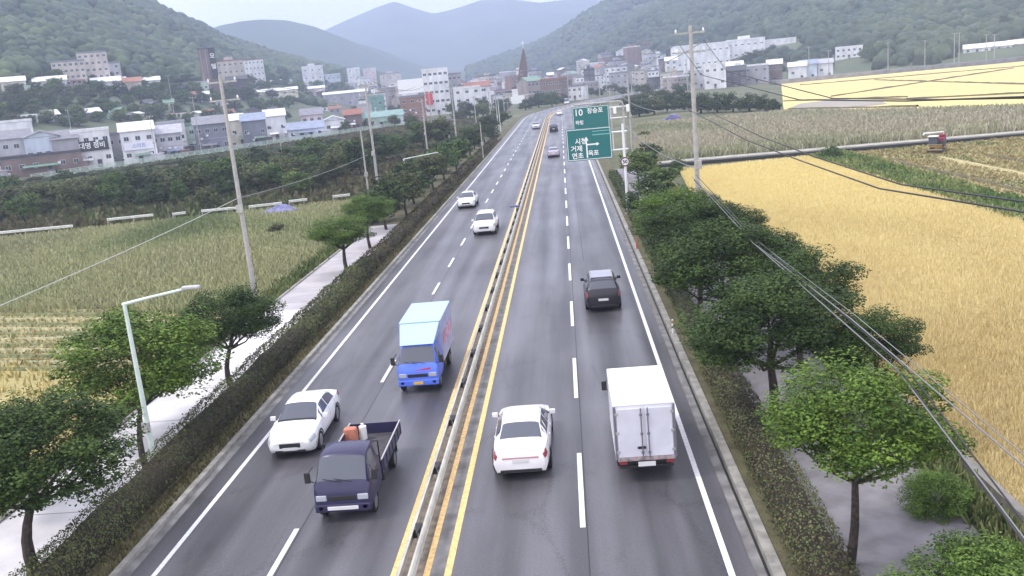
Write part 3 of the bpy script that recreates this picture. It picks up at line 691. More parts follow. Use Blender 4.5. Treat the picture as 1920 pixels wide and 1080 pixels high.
def sedan(label, paint, kind='sedan', L=4.6, W=1.83, H=1.46, name='saloon_car', cat='car', lights=False, group=None, glassm=None):
    root = empty(name, (0, 0, 0), 0, label, cat, group); gl = glassm or glass
    h = L/2; w = W/2; k = H/1.46
    if kind == 'sedan':
        rows = [(h, .34, w*.66, .46, w*.72, .60, w*.66, .62, w*.54, .645), (h-.1, .24, w*.80, .5, w*.86, .68, w*.80, .70, w*.66, .73), (h-.3, .2, w*.88, .55, w*.96, .76, w*.88, .78, w*.74, .82),
            (h-.8, .19, w*.9, .56, w*.99, .86, w*.92, .88, w*.78, .93), (h-1.25, .19, w*.9, .56, w, .93, w*.94, .955, w*.82, 1.01),
            (h-2.0, .19, w*.9, .56, w, .95, w*.94, 1.34*k, w*.66, 1.43*k), (h-2.35, .19, w*.9, .56, w, .96, w*.94, 1.37*k, w*.66, 1.46*k), (h-2.9, .19, w*.9, .56, w, .965, w*.94, 1.365*k, w*.65, 1.45*k),
            (h-3.3, .19, w*.9, .56, w, .97, w*.93, 1.31*k, w*.64, 1.39*k), (h-3.98, .2, w*.88, .57, w*.98, .985, w*.9, 1.01, w*.76, 1.065), (h-4.35, .22, w*.86, .58, w*.96, .98, w*.87, 1.0, w*.72, 1.045),
            (-h+.08, .26, w*.82, .58, w*.92, .92, w*.82, .94, w*.66, .97), (-h, .33, w*.72, .56, w*.82, .80, w*.75, .82, w*.6, .85)]
    else:
        rows = [(h, .38, w*.7, .55, w*.78, .78, w*.72, .80, w*.6, .83), (h-.1, .28, w*.84, .58, w*.9, .86, w*.84, .88, w*.7, .92), (h-.35, .24, w*.9, .62, w*.98, .95, w*.9, .97, w*.76, 1.0),
            (h-.9, .24, w*.9, .64, w, 1.02, w*.93, 1.04, w*.8, 1.09), (h-1.15, .24, w*.9, .64, w, 1.05, w*.95, 1.07, w*.84, 1.13), (h-1.8, .24, w*.9, .64, w, 1.07, w*.95, H*.93, w*.72, H*.98),
            (h-2.2, .24, w*.9, .64, w, 1.08, w*.95, H*.95, w*.72, H), (-h+.9, .24, w*.9, .64, w, 1.10, w*.95, H*.94, w*.71, H*.99), (-h+.55, .25, w*.9, .64, w*.99, 1.11, w*.93, H*.91, w*.69, H*.96),
            (-h+.14, .27, w*.86, .64, w*.96, 1.12, w*.88, 1.16, w*.8, 1.2), (-h+.05, .3, w*.84, .62, w*.94, 1.02, w*.86, 1.04, w*.74, 1.06), (-h, .36, w*.78, .6, w*.88, .85, w*.8, .87, w*.7, .9)]
    sh = Shell(rows); sh.body(paint, root)
    if kind == 'sedan':
        ws0, ws1, rg0, rg1 = h-1.3, h-1.97, h-3.34, h-3.94; sa, sb, sc = h-1.45, h-2.55, h-3.6
    else:
        ws0, ws1, rg0, rg1 = h-1.19, h-1.76, -h+.53, -h+.17; sa, sb, sc = h-1.3, h-2.45, -h+1.35
    sh.patch('windscreen', gl, root, ws1, ws0, 7.12, 10, 0)
    sh.patch('rear_window', gl, root, rg1, rg0, 7.2, 10, 0)
    for s in (1, -1):
        sh.patch('side_window', gl, root, sb+.03, sa, 6.12, 6.88, s); sh.patch('side_window', gl, root, sc, sb-.04, 6.12, 6.88, s)
        if kind != 'sedan': sh.patch('side_window', gl, root, -h+.65, sc-.08, 6.2, 6.85, s)
        for yy in (sa+.1, sb, sc+.15): sh.patch('door_seam', dark_pl, root, yy-.008, yy+.008, 2.6, 6.0, s, ny=1, off=.002)
        sh.patch('headlamp', lamp_m, root, h-.42, h-.07, 4.7, 6.4, s, off=.008)
        sh.patch('tail_lamp', red_lamp, root, -h+.02, -h+.3, 4.9, 6.1, s, off=.008)
        for va in (7.25,): sh.patch('hood_seam', dark_pl, root, ws0+.06, h-.32, va, va+.07, s, ny=4, nv=1, off=.003)
        sh.patch('bumper_seam', dark_pl, root, h-.36, h-.345, 2.4, 6.3, s, ny=1, off=.003); sh.patch('bumper_seam', dark_pl, root, -h+.33, -h+.345, 2.4, 5.6, s, ny=1, off=.003)
        sh.patch('sill_trim', dark_pl, root, -h+1.32, h-1.3, 2.0, 2.5, s, ny=3, nv=1, off=.004)
        if kind == 'sedan': sh.patch('boot_seam', dark_pl, root, -h+.3, rg1-.02, 7.1, 7.17, s, ny=3, nv=1, off=.003)
        q = MB(); 
        for yy in (sb+.1, sc+.35): q.box(s*(w*.97)-.01, s*(w*.97)+.02, yy, yy+.16, .84 if kind == 'sedan' else .96, .865 if kind == 'sedan' else .985)
        q.obj('door_handle', paint, root)
    sh.patch('cowl', dark_pl, root, ws0, ws0+.10, 7.2, 10, 0, ny=1, off=.004)
    zg = .50 if kind == 'sedan' else .62
    q = MB(); q.bbox(-w*.42, w*.42, h-.03, h+.012, zg-.07, zg+.10, .02); q.obj('grille', dark_pl, root)
    q = MB(); q.bbox(-w*.6, w*.6, h-.1, h+.005, .28, .36, .02); q.obj('front_intake', dark_pl, root)
    q = MB(); q.bbox(-.26, .26, h-.0, h+.025, zg-.16, zg-.05, .008); q.obj('number_plate', plate_m, root)
    q = MB(); q.bbox(-.26, .26, -h-.02, -h+.05, .62, .74, .008); q.obj('number_plate', plate_m, root)
    q = MB(); q.bbox(-w*.7, w*.7, -h-.006, -h+.1, .30, .40, .02); q.obj('rear_bumper_trim', dark_pl, root)
    if kind == 'sedan': q = MB(); q.bbox(-w*.62, w*.62, -h-.008, -h+.05, .74, .80, .01); q.obj('tail_light_bar', mat('faded_red_bar', (.55, .30, .32), .3), root)
    mirror(root, w*.96, sa-.12, 1.0 if kind == 'sedan' else 1.12, paint if paint is not black_paint else black_paint)
    wheels(root, .33 if kind == 'sedan' else .37, .22, w, (h-.88, -h+.95))
    q = MB(); q.box(-w*.8, w*.8, -h+.3, h-.3, .16, .26); q.obj('underbody', dark_pl, root)
    if kind != 'sedan':
        for s in (1, -1): q = MB(); q.tube([(s*w*.6, -h+.9, H-.03), (s*w*.6, -h+1.0, H+.05), (s*w*.62, h-2.1, H+.05), (s*w*.62, h-2.0, H-.03)], .022, 5); q.obj('roof_rail', steel, root)
    return root
def put(o, x, y, rz=0): o.location = (x, y, .004); o.rotation_euler = (0, 0, rz); return o
def cab(root, paint, m2=None, h=2.45, sc=1.):
    w = .86; rows = [(h+.02, .42, w*.86, .56, w*.92, .82, w*.90, .86, w*.80, .90), (h-.05, .34, w*.9, .6, w*.98, 1.02, w*.95, 1.07, w*.86, 1.11), (h-.12, .34, w*.92, .62, w, 1.16, w*.97, 1.2, w*.88, 1.24),
        (h-.58, .34, w*.92, .62, w*1.01, 1.2, w*.985, 1.80, w*.80, 1.89), (h-.74, .34, w*.92, .62, w*1.01, 1.2, w*.985, 1.87, w*.79, 1.95), (h-1.45, .34, w*.92, .62, w*1.01, 1.2, w*.985, 1.88, w*.79, 1.96), (h-1.6, .36, w*.9, .62, w, 1.2, w*.97, 1.82, w*.78, 1.9)]
    sh = Shell(rows); sh.body(paint, root, 'cab')
    sh.patch('windscreen', glass, root, h-.56, h-.14, 7.15, 10, 0, off=.008)
    for s in (1, -1):
        sh.patch('side_window', glass, root, h-1.2, h-.28, 6.1, 6.88, s)
        for yy in (h-1.3, h-.22): sh.patch('door_seam', dark_pl, root, yy-.01, yy+.01, 2.6, 6.0, s, ny=1, off=.003)
        q = MB(); q.bbox(s*.62-.16, s*.62+.16, h-.02, h+.045, .70, .88, .03); q.obj('headlamp', lamp_m, root)
        q = MB(); q.bbox(s*.66-.09, s*.66+.09, h+.0, h+.05, .40, .56, .03); q.obj('fog_lamp', lamp_m, root)
        q = MB(); q.bbox(s*1.0-.09, s*1.0+.09, h-.2, h-.12, 1.22, 1.55, .03); o = q.obj('wing_mirror', dark_pl, root)
        q = MB(); q.tube([(s*.84, h-.22, 1.2), (s*1.0, h-.16, 1.3)], .016, 5); q.tube([(s*.84, h-.3, 1.65), (s*1.0, h-.16, 1.5)], .016, 5); q.obj('mirror_arm', dark_pl, o)
        q = MB(); q.box(s*.872-.008, s*.872+.012, h-1.2, h-1.02, 1.05, 1.09); q.obj('door_handle', dark_pl, root)
    q = MB(); q.bbox(-.42, .42, h-.02, h+.035, .70, .84, .02); q.obj('grille', dark_pl, root)
    q = MB(); q.bbox(-.84, .84, h-.12, h+.05, .34, .60, .05); q.obj('bumper', m2 or paint, root)
    q = MB(); q.tube([(-.35, h-.02, 1.26), (.2, h-.06, 1.36)], .012, 4); q.tube([(-.02, h-.02, 1.26), (.52, h-.06, 1.36)], .012, 4); q.obj('wiper', dark_pl, root)
    q = MB(); q.box(-.4, -.3, -2.45, h-.6, .42, .58); q.box(.3, .4, -2.45, h-.6, .42, .58); q.bbox(-.85, -.6, -.2, .5, .35, .62, .04); q.obj('chassis_frame', dark_pl, root)
    wheels(root, .33, .2, .84, (h-.62,), False)
    key = ('twin')
    wheels(root, .30, .36, .84, (-1.35,), False)
    for s in (1, -1): q = MB(); q.box(s*.55-.25, s*.55+.25, -2.02, -2.0, .25, .6); q.obj('mud_flap', dark_pl, root)
def pickup():
    root = empty('flatbed_truck', (0, 0, 0), 0, 'dark navy cab over flatbed truck driving towards the camera in the inner left lane', 'truck')
    cab(root, navy_paint)
    q = MB(); q.bbox(-.46, .46, 2.49, 2.525, .42, .53, .01); q.obj('number_plate', plate_m, root)
    q = MB(); q.box(-.87, .87, -2.6, .72, .66, .74); q.obj('bed_floor', mat('bed_floor_dark', (.06, .055, .06), .8, var=.3, scale=4), root)
    for s in (1, -1):
        q = MB(); q.box(s*.87-.02, s*.87+.02, -2.6, .72, .70, 1.12)
        for k in range(7): q.box(s*.9-.012, s*.9+.012, -2.5+k*.5, -2.44+k*.5, .72, 1.1)
        q.obj('side_gate', navy_paint, root)
        q = MB(); q.tube([(s*.87, -2.6, 1.15), (s*.87, .72, 1.15)], .025, 6); q.obj('gate_rail', mat('worn_pale_rail', (.5, .5, .52), .5), root)
    q = MB(); q.box(-.87, .87, -2.62, -2.58, .70, 1.12); q.obj('tailgate', navy_paint, root)
    q = MB()
    for x in (-.84, -.28, .28, .84): q.tube([(x, .76, .7), (x, .76, 1.8)], .025, 6)
    for z in (1.3, 1.8): q.tube([(-.84, .76, z), (.84, .76, z)], .022, 6)
    q.obj('headboard', black_paint, root)
    return root
t = put(pickup(), -7.3, 26.75, PI)
tk = t.location
q = MB(); q.bbox(-.22, .22, -.18, .18, 0, .34, .1); o = q.obj('cargo_bag', mat('orange_sack', (.50, .19, .12), .8, var=.2, scale=5), None, (-7.75, 27.2, .76), smooth=True)
tag(o, 'orange red sack near the tailgate on the bed of the dark truck', 'sack')
q = MB(); q.tube([(0, 0, 0), (0, 0, .46)], [.13, .13], 10); q.tube([(0, 0, .46), (0, 0, .56)], [.05, .05], 8); o = q.obj('jerrycan', mat('white_plastic', (.8, .8, .78), .5), None, (-7.98, 27.0, .76), smooth=True)
tag(o, 'white plastic container beside the orange sack on the truck bed', 'container')
o.location = (-7.62, 28.85, .76); bpy.data.objects['cargo_bag'].location = (-7.98, 28.6, .76); bpy.data.objects['cargo_bag'].scale = (1.05, 1.0, 1.6)

def boxtruck(label, cabm, boxm, roofm, x0=.875, z1=2.55, doors=False, art=False):
    root = empty('box_truck', (0, 0, 0), 0, label, 'truck'); cab(root, cabm)
    q = MB(); q.bbox(-x0, x0, -2.75, .68, .78, z1, .035); q.obj('cargo_box', boxm, root)
    q = MB(); q.bbox(-x0-.015, x0+.015, -2.78, .71, z1-.03, z1+.035, .03); q.obj('box_roof', roofm, root)
    q = MB(); q.box(-x0+.05, x0-.05, -2.7, .6, .62, .78); q.obj('sub_frame', dark_pl, root)
    ed = mat('box_edge_trim', (.45, .46, .5), .5)
    for s in (1, -1):
        q = MB(); q.box(s*(x0+.008)-.012, s*(x0+.008)+.012, -2.76, -2.70, .78, z1-.03); q.box(s*(x0+.008)-.012, s*(x0+.008)+.012, .62, .69, .78, z1-.03); q.box(s*(x0+.008)-.010, s*(x0+.008)+.010, -2.7, .62, .78, .86); q.obj('corner_trim', ed, root)
        for k in range(1, 4): q = MB(); q.box(s*(x0+.004)-.006, s*(x0+.004)+.006, -2.7+k*.82, -2.68+k*.82, .86, z1-.03); q.obj('panel_seam', ed, root)
    return root
b = boxtruck('bright blue box truck driving towards the camera beside the median', blue_paint, mat('box_side_lavender', (.40, .42, .62), .5, var=.12, scale=2), pale_blue)
q = MB(); q.prism([(-.80, 1.9), (.80, 1.9), (.86, 2.5), (-.86, 2.5)], 0, .02)
sh_ = MB(); sh_.add([(-.70, 1.95, 1.94), (.70, 1.95, 1.94), (.84, .73, 2.53), (-.84, .73, 2.53), (-.72, .73, 1.94), (.72, .73, 1.94)], [(0, 1, 2, 3), (0, 3, 4), (1, 5, 2), (0, 4, 5, 1), (2, 5, 4, 3)]); sh_.obj('wind_deflector', pale_blue, b)
q = MB(); q.bbox(-.2, .2, 2.49, 2.525, .40, .52, .01); q.obj('number_plate', plate_y, b)
q = MB(); q.add([(-.55, 2.44, 1.0), (.1, 2.445, .93), (.1, 2.445, .99), (-.55, 2.44, 1.08)], [(0, 1, 2, 3)]); q.obj('red_stripe', sign_red, b)
q = MB()
for s in (1, -1): q.box(s*.893-.004, s*.893+.004, -2.3, .3, 1.35, 1.9)
q.obj('side_graphic', mat('pink_graphic', (.55, .30, .42), .5, var=.4, scale=3), b)
put(b, -6.75, 37.8, PI)
w_ = boxtruck('white box truck with closed rear doors in the right lane', white_paint, box_white, box_white, .9, 2.5)
dm_ = mat('rear_door_lavender', (.66, .66, .74), .45, var=.06, scale=2)
for s in (1, -1):
    q = MB(); q.bbox(min(s*.03, s*.82), max(s*.03, s*.82), -2.815, -2.76, .86, 2.40, .015); d = q.obj('rear_door', dm_, w_)
    q = MB(); q.tube([(s*.10, -2.845, .84), (s*.10, -2.845, 2.42)], .018, 6)
    for z in (1.0, 1.6, 2.2): q.box(s*.10-.04, s*.10+.04, -2.86, -2.80, z-.03, z+.03)
    q.obj('locking_bar', mat('bar_grey', (.22, .22, .26), .4, metal=.5), d)
    q = MB()
    for z in (1.05, 1.65, 2.25): q.box(s*.82-.05, s*.82+.05, -2.83, -2.80, z-.04, z+.04)
    q.obj('hinge', steel, d)
    q = MB(); q.bbox(s*.70-.12, s*.70+.12, -2.80, -2.74, .62, .74, .02); q.obj('tail_lamp', red_lamp, w_)
    q = MB(); q.bbox(s*.88-.03, s*.88+.03, -2.82, -2.74, .80, 2.48, .01); q.obj('door_post', mat('bar_grey', (.22, .22, .26), .4), w_)
q = MB(); q.bbox(-.86, .86, -2.84, -2.74, .74, .85, .02); q.obj('rear_sill', mat('rusty_sill', (.3, .24, .24), .7, var=.4, scale=6), w_)
q = MB(); q.bbox(-.26, .26, -2.83, -2.80, .55, .70, .008); q.obj('number_plate', plate_m, w_)
q = MB(); q.tube([(-.8, -2.7, .5), (.8, -2.7, .5)], .04, 6); q.obj('rear_bumper', dark_pl, w_)
q = MB(); q.bbox(-.25, -.0, -2.845, -2.835, 1.12, 1.2, .003); q.obj('latch_plate', dark_pl, w_)
put(w_, 1.70, 28.45)
c = sedan('white saloon seen from behind in the inner right lane beside the white box truck', mat('pearl_white_paint', (.80, .78, .80), .25), 'sedan', 4.85, 1.86, 1.47)
put(c, -2.15, 28.75, 0)
c = sedan('white saloon facing the camera in the outer left lane over the edge line', white_paint, 'sedan', 4.5, 1.80, 1.46, group=None); put(c, -10.42, 31.5, PI+.02)
c = sedan('black SUV with pale roof seen from behind in the right lane', black_paint, 'suv', 4.6, 1.88, 1.66, name='suv'); put(c, 1.35, 48.4)
q = MB(); q.bbox(-.55, .55, -1.3, .45, 1.655, 1.675, .008); q.obj('roof_panel', mat('silver_roof', (.35, .35, .42), .25), c)
c = sedan('white SUV with one headlamp shining, facing the camera in the inner left lane', white_paint, 'suv', 4.6, 1.88, 1.65, name='suv'); put(c, -7.15, 75.8, PI)
q = MB(); bm = bmesh.new(); bmesh.ops.create_icosphere(bm, subdivisions=2, radius=.16); bm.verts.index_update(); q.add([v.co[:] for v in bm.verts], [[v.index for v in f.verts] for f in bm.faces]); bm.free()
hl = bpy.data.materials.new('lit_headlamp'); hl.use_nodes = True; e = hl.node_tree.nodes['Principled BSDF']; e.inputs['Emission Color'].default_value = (1, 1, .95, 1); e.inputs['Emission Strength'].default_value = 3
o = q.obj('headlamp_bulb', hl, c, (.62, 2.18, .78)); o.scale = (1, .7, .7)
c = sedan('white saloon far up the outer left lane, facing the camera', white_paint, 'sedan', 4.6, 1.82, 1.46); put(c, -10.4, 93.2, PI)
c = sedan('grey saloon seen from behind far up beside the left edge of the green sign', mat('grey_lilac_paint', (.42, .38, .46), .3), 'sedan', 4.6, 1.82, 1.46); put(c, -1.9, 143.5)
c = sedan('dark car seen from behind, farther than the grey one, near the median', black_paint, 'suv', 4.6, 1.85, 1.66, name='suv'); put(c, -2.3, 209)
c = sedan('tiny pale car just before the road bends', white_paint, 'sedan'); put(c, -1.0, 292)
c = sedan('tiny pale car coming towards the camera just left of the far median', mat('pale_silver_paint', (.6, .6, .64), .3), 'suv', 4.6, 1.85, 1.6, name='suv'); put(c, -6.7, 226, PI)
pv = sedan('small blue parked car with white things beside it at the reed edge', mat('blue_violet_paint', (.10, .09, .32), .3), 'suv', 3.6, 1.7, 1.8, name='parked_car'); p = G(1260, 228, -.3); pv.location = (p.x, p.y, -.4); pv.rotation_euler = (0, 0, .9)

# ------------------------------------------------------------------ street furniture
def lamp_post(x, y, h, arm, label, rz=0, z=.05, m=None, group=None):
    m = m or lamp_green; root = empty('street_lamp', (x, y, z), rz, label, 'street lamp', group)
    q = MB(); q.tube([(0, 0, 0), (0, 0, h*.5), (0, 0, h)], [.10, .085, .065], 10); q.obj('pole', m, root, smooth=True)
    q = MB(); q.tube([(-.06, 0, h-.02), (arm*.3, 0, h+.12), (arm, 0, h+.38)], [.06, .05, .045], 8); q.obj('arm', m, root, smooth=True)
    q = MB(); q.bbox(arm-.35, arm+.25, -.1, .1, h+.33, h+.43, .03); q.obj('lamp_head', mat('lamp_head_grey', (.5, .5, .52), .5), root)
    q = MB(); q.bbox(-.17, .17, -.17, .17, 0, .04, .01); q.obj('base_plate', steel, root)
    q = MB(); q.bbox(-.13, .13, -.19, -.09, 1.6, 1.95, .02); q.obj('control_box', steel, root)
    return root
lamp_post(-15.0, 28.7, 6.1, 2.4, 'pale green street lamp with long arm rising from the left hedge')
lamp_post(-17.6, 99, 4.9, 3.6, 'distant street lamp with arm reaching right beside the left utility pole', z=.0)
lamp_post(-15.6, 228, 8, 9, 'far street lamp with long horizontal arm over the left trees')
def pole(x, y, h, label, z=-.5, arms=1, rb=.17, trans=False, group='concrete utility poles', insul=True, lean=0):
    root = empty('utility_pole', (x, y, z), random.uniform(-.25, .25), label, 'utility pole', group)
    if lean: root.rotation_euler = (0, lean, 0)
    q = MB(); q.tube([(0, 0, 0), (0, 0, h)], [rb, rb*.62], 10); q.obj('mast', conc, root, smooth=True)
    for k in range(arms):
        zz = h-.4-k*1.1; q = MB(); q.box(-.95, .95, .1, .19, zz-.05, zz+.05); a = q.obj('crossarm', steel, root)
        for xx in (-.85, 0, .85):
            q = MB(); q.tube([(xx, .145, zz+.05), (xx, .145, zz+.12), (xx, .145, zz+.2), (xx, .145, zz+.26)], [.03, .065, .05, .02], 6); q.obj('insulator', sign_white, a)
    if trans:
        for s in (-1, 1): q = MB(); q.tube([(s*.42, .1, h-3.2), (s*.42, .1, h-2.3)], [.25, .25], 12); q.tube([(s*.42, .1, h-2.3), (s*.42, .1, h-2.15)], [.08, .05], 8); q.obj('transformer', steel, root, smooth=True)
    q = MB(); q.bbox(-.2, .2, -.32, -.16, h*.42, h*.42+.5, .02); q.obj('junction_box', steel, root)
    return root
pole(-20.7, 56.3, 14.6, 'tallest utility pole at the left, standing where the meadow meets the footway', arms=2)
pole(-21.4, 102, 14.0, 'utility pole beside the distant lamp arm on the left', arms=2)
pole(-22.2, 100.3, 9.0, 'shorter pole leaning against the utility pole at the left', arms=0, rb=.12)
pole(7.75, 55.4, 14.3, 'tall utility pole with crossarms rising from the right hand trees', z=0, arms=2)
def pxpole(px0, py0, px1, py1, Y, label, rb=.17, arms=1, grp='concrete utility poles'):
    a = AT(px0, py0, Y); b = AT(px1, py1, Y); z0 = min(b.z, terr(b.x, Y)) if b.z > 0 else -.5
    return pole(b.x, Y, max(4, a.z-z0), label, z=z0, rb=rb, arms=arms, group=grp)
pxpole(791,185,803,297,163,'utility pole in front of the tall brick tower')
pxpole(805,172,811,242,225,'utility pole under the red shop sign')
pxpole(848,159,858,281,175,'tall thin utility pole right of the white five storey block')
pxpole(887,180,893,230,285,'utility pole before the yellow green tree on the left')
pxpole(899,229,906,292,150,'thin pole beside the far left trees', .1, 0)
pxpole(933,175,936,258,220,'utility pole left of the church spire')
pxpole(843,253,846,294,150,'short thin pole behind the distant left trees', .1, 0)
pxpole(916,172,920,216,330,'thin utility pole left of the white sign board')
pxpole(943,172,946,210,370,'pale thin pole just left of the white sign board')
pxpole(953,190,956,240,260,'small pole above the left verge near the sign board', .1)
pxpole(524,262,532,310,176,'slanting pole in front of the pale green railing', .12, 0)
pxpole(1179,138,1184,262,150,'tall utility pole behind the green road signs')
pxpole(1141,165,1146,215,200,'pole behind the top right corner of the green signs')
pxpole(1100,150,1103,205,330,'pole in the street beyond the green signs')
pxpole(1122,140,1126,200,300,'pole left of the tall pole beyond the green signs')
pxpole(1088,155,1090,195,360,'thin pole at the far end of the road')
for (x, y0, y1, Y, lb) in [(1516,87,120,440,'thin pole right of the white factory'),(1553,94,126,440,'thin pole left of the small white villa on the right'),(1664,79,118,440,'pole above the middle of the far yellow fields'),
        (1733,75,112,440,'pole before the dark wood at the far right'),(1788,61,108,440,'left one of the paired tall poles at the far right'),(1797,61,109,440,'right one of the paired tall poles at the far right'),(1848,64,101,430,'pole at the left end of the pale greenhouse roofs'),(1863,64,101,430,'pole in front of the pale greenhouse roofs'),
        (1258,140,190,330,'pole before the dark trees below the factory')]:
    pxpole(x, y0, x+1, y1, Y, lb, .2)
for (x, y0, y1, Y, lb) in [(281,216,236,232,'slim pole behind the shop with the faint sign'),(368,180,240,258,'slim pole behind the green walled building'),(127,205,220,300,'slim pole on the slope above the gabled house'),(318,140,175,380,'slim pole by the orange roof'),(45,130,160,420,'slim pole at the upper left slope'),(690,170,235,290,'utility pole before the teal roofed houses'),(772,165,190,360,'slim pole left of the brick tower top')]:
    pxpole(x, y0, x+2, y1, Y, lb, .12, grp='slim poles among the houses')

for k in range(16):
    px = 1010+k*19+random.uniform(-6, 6); Yp = random.uniform(360, 520); x0_ = AT(px, 180, Yp).x
    if abs(x0_-cx(Yp)+5) < 11: continue
    pole(x0_, Yp, random.uniform(11, 15), f'{ORD[k]} pale utility pole from the left among the houses around the road end', z=max(-.5, terr(x0_, Yp)), rb=.2, group='poles among the town houses')
def wire(pts, r, m, label, group=None, sag=0, n=14):
    a, b = Vector(pts[0]), Vector(pts[-1]); P = []
    if len(pts) == 2: P = [a.lerp(b, i/n)-Vector((0, 0, 4*sag*(i/n)*(1-i/n))) for i in range(n+1)]
    else: P = [Vector(p) for p in pts]
    q = MB(); q.tube(P, r, 5); o = q.obj('overhead_cable', m); return tag(o, label, 'cable', group)
PZ = 0
GW = 'cables along the right pavement'
wire([(7.5, 55, 5.4), (7.2, 36, 4.95), (7.2, 20, 4.9), (7.1, 14, 3.85), (7.1, 2, 3.2)], .026, wire_m, 'lowest thick dark cable of the right bundle crossing the bright green tree', GW)
wire([(7.6, 55, 5.7), (7.3, 36, 5.12), (7.3, 20, 5.0), (7.25, 14, 4.0), (7.2, 2, 3.4)], .020, wire_m, 'black cable just above the lowest thick one on the right', GW)
wire([(7.4, 55, 5.6), (7.05, 36, 5.1), (7.05, 20, 5.05), (7.0, 14, 4.1), (7, 2, 3.6)], .015, wire_g, 'thin grey cable of the lower right bundle', GW)
wire([(7.7, 55, 5.2), (7.35, 38, 4.8), (7.25, 24, 5.15), (7.2, 14.5, 5.15), (7.2, 2, 5.3)], .018, wire_g, 'pale cable crossing the rice field edge above the bundle', GW)
wire([(7.75, 55, 5.3), (7.45, 38, 4.9), (7.35, 24, 5.25), (7.3, 14.5, 5.25), (7.3, 2, 5.4)], .012, wire_g, 'thin twin of the pale cable at the field edge', GW)
wire([(7.3, 55.4, 9.6), (7.2, 37, 9.0), (7.2, 28.8, 8.95), (7.2, 21.6, 8.95), (7.2, 14.8, 9.4), (7.2, 2, 10.6)], .020, wire_m, 'dark cable curving across the upper rice field', GW)
wire([(7.9, 55.4, 9.7), (7.75, 37, 9.1), (7.7, 28.8, 9.0), (7.7, 21.6, 9.0), (7.7, 14.8, 9.45), (7.7, 2, 10.7)], .020, wire_m, 'second dark cable above the upper rice field', GW)
wire([(7.0, 55.4, 13.4), (7.1, 47.6, 10.95+.6), (7.2, 28.7, 10.8), (7.2, 20, 11.0), (7.2, 15, 11.2), (7.2, 2, 12.4)], .018, wire_m, 'upper dark cable over the far yellow fields', GW)
wire([(8.5, 55.4, 13.4), (8.4, 47.6, 11.6), (8.2, 28.7, 10.75), (8.1, 20, 10.95), (8.1, 15, 11.12), (8.1, 2, 12.3)], .018, wire_m, 'twin of the upper dark cable over the far fields', GW)
for dx, z, lb in ((-.8, 13.4, 'left high line from the near right pole back to the gantry'), (.8, 13.4, 'right high line from the near right pole back to the gantry'), (0, 6.0, 'low cable from the near right pole past the round sign'), (.2, 9.5, 'middle cable running back from the near right pole')):
    wire([(7.75+dx, 55.4, z), (8.6+dx, 150, z-.5)], .03, wire_g, lb, 'cables behind the right utility pole', 1.2)
A = AT(445, 372, 56.2)
wire([A, AT(0, 573, 33)], .022, mat('cable_pale', (.5, .5, .45), .6), 'pale cable crossing the meadow to the left edge', 'cables on the left', .1)
wire([A, AT(690, 290, 101)], .028, wire_g, 'cable between the two left utility poles', 'cables on the left', .3)
for dx, lb in ((-.85, 'left'), (.85, 'right')):
    wire([(-20.7+dx, 56.4, 13.9), (-21.4+dx, 102, 13.4)], .02, wire_g, lb+' high line between the left utility poles', 'high lines on the left', .9)
    wire([(-21.4+dx, 102, 13.4), (-24.5+dx, 163, 12.6)], .03, wire_g, lb+' high line beyond the second left pole', 'high lines on the left', .9)
wire([(7.75, 55.6, 5.2), (9.6, 60.5, 0)], .03, steel, 'stay wire slanting from the near right pole', 'stay wires of the right pole')
wire([(7.75, 55.2, 5.4), (10.2, 52.5, 0)], .03, steel, 'second stay wire of the near right pole', 'stay wires of the right pole')

# sign gantries
def gantry(px_, y, h, bx0, bx1, bz0, bz1, label, arms, rows_, bent=False):
    root = empty('sign_gantry', (px_, y, 0), 0, label, 'road sign', None); wp = mat('white_post_paint', (.78, .78, .80), .4)
    q = MB(); q.tube([(0, 0, 0), (0, 0, h)], [.13, .10], 12)
    if bent: q.tube([(0, 0, h), (-.1, 0, h+.35), (-.5, 0, h+.5), (bx0-px_+.3, 0, h+.5)], [.11, .11, .1, .09], 8)
    q.obj('post', wp if not bent else steel, root, smooth=True)
    for z in arms: q = MB(); q.tube([(.35, 0, z), (bx0-px_+.2, 0, z)], .075, 8); q.obj('arm', wp, root, smooth=True)
    q = MB(); q.tube([(bx1-px_+.12, .02, arms[0]), (bx1-px_+.12, .02, arms[-1])], .05, 6); q.obj('brace', wp, root)
    q = MB(); q.bbox(bx0-px_, bx1-px_, -.16, -.10, bz0, bz1, .02); bd = q.obj('sign_board', sign_green, root)
    q = MB(); t = .05; X0, X1, Z0, Z1 = bx0-px_+.06, bx1-px_-.06, bz0+.06, bz1-.06
    q.box(X0, X1, -.172, -.162, Z0, Z0+t); q.box(X0, X1, -.172, -.162, Z1-t, Z1); q.box(X0, X0+t, -.172, -.162, Z0+t, Z1-t); q.box(X1-t, X1, -.172, -.162, Z0+t, Z1-t); q.obj('border', sign_white, bd)
    for body, sz, x, z, sx in rows_: text(body, sz, sign_white, bd, (x-px_, -.172, z), sx=sx, bold=.012)
    q = MB(); q.bbox(-.25, .25, -.25, .25, 0, .12, .03); q.obj('footing', kerb_m, root)
    return root
g1 = gantry(4.95, 78.5, 7.75, .12, 3.95, 4.95, 7.65, 'front green direction sign on a white roadside gantry', (5.6, 7.1),
    [('시청', .55, 1.35, 6.55, 1), ('거제', .55, .95, 5.95, 1), ('연초', .55, 1.0, 5.35, 1), ('옥포', .5, 2.35, 5.5, 1)])
bd = [c for c in g1.children if c.name.startswith('sign_board')][0]
q = MB(); X = 1.75-4.95
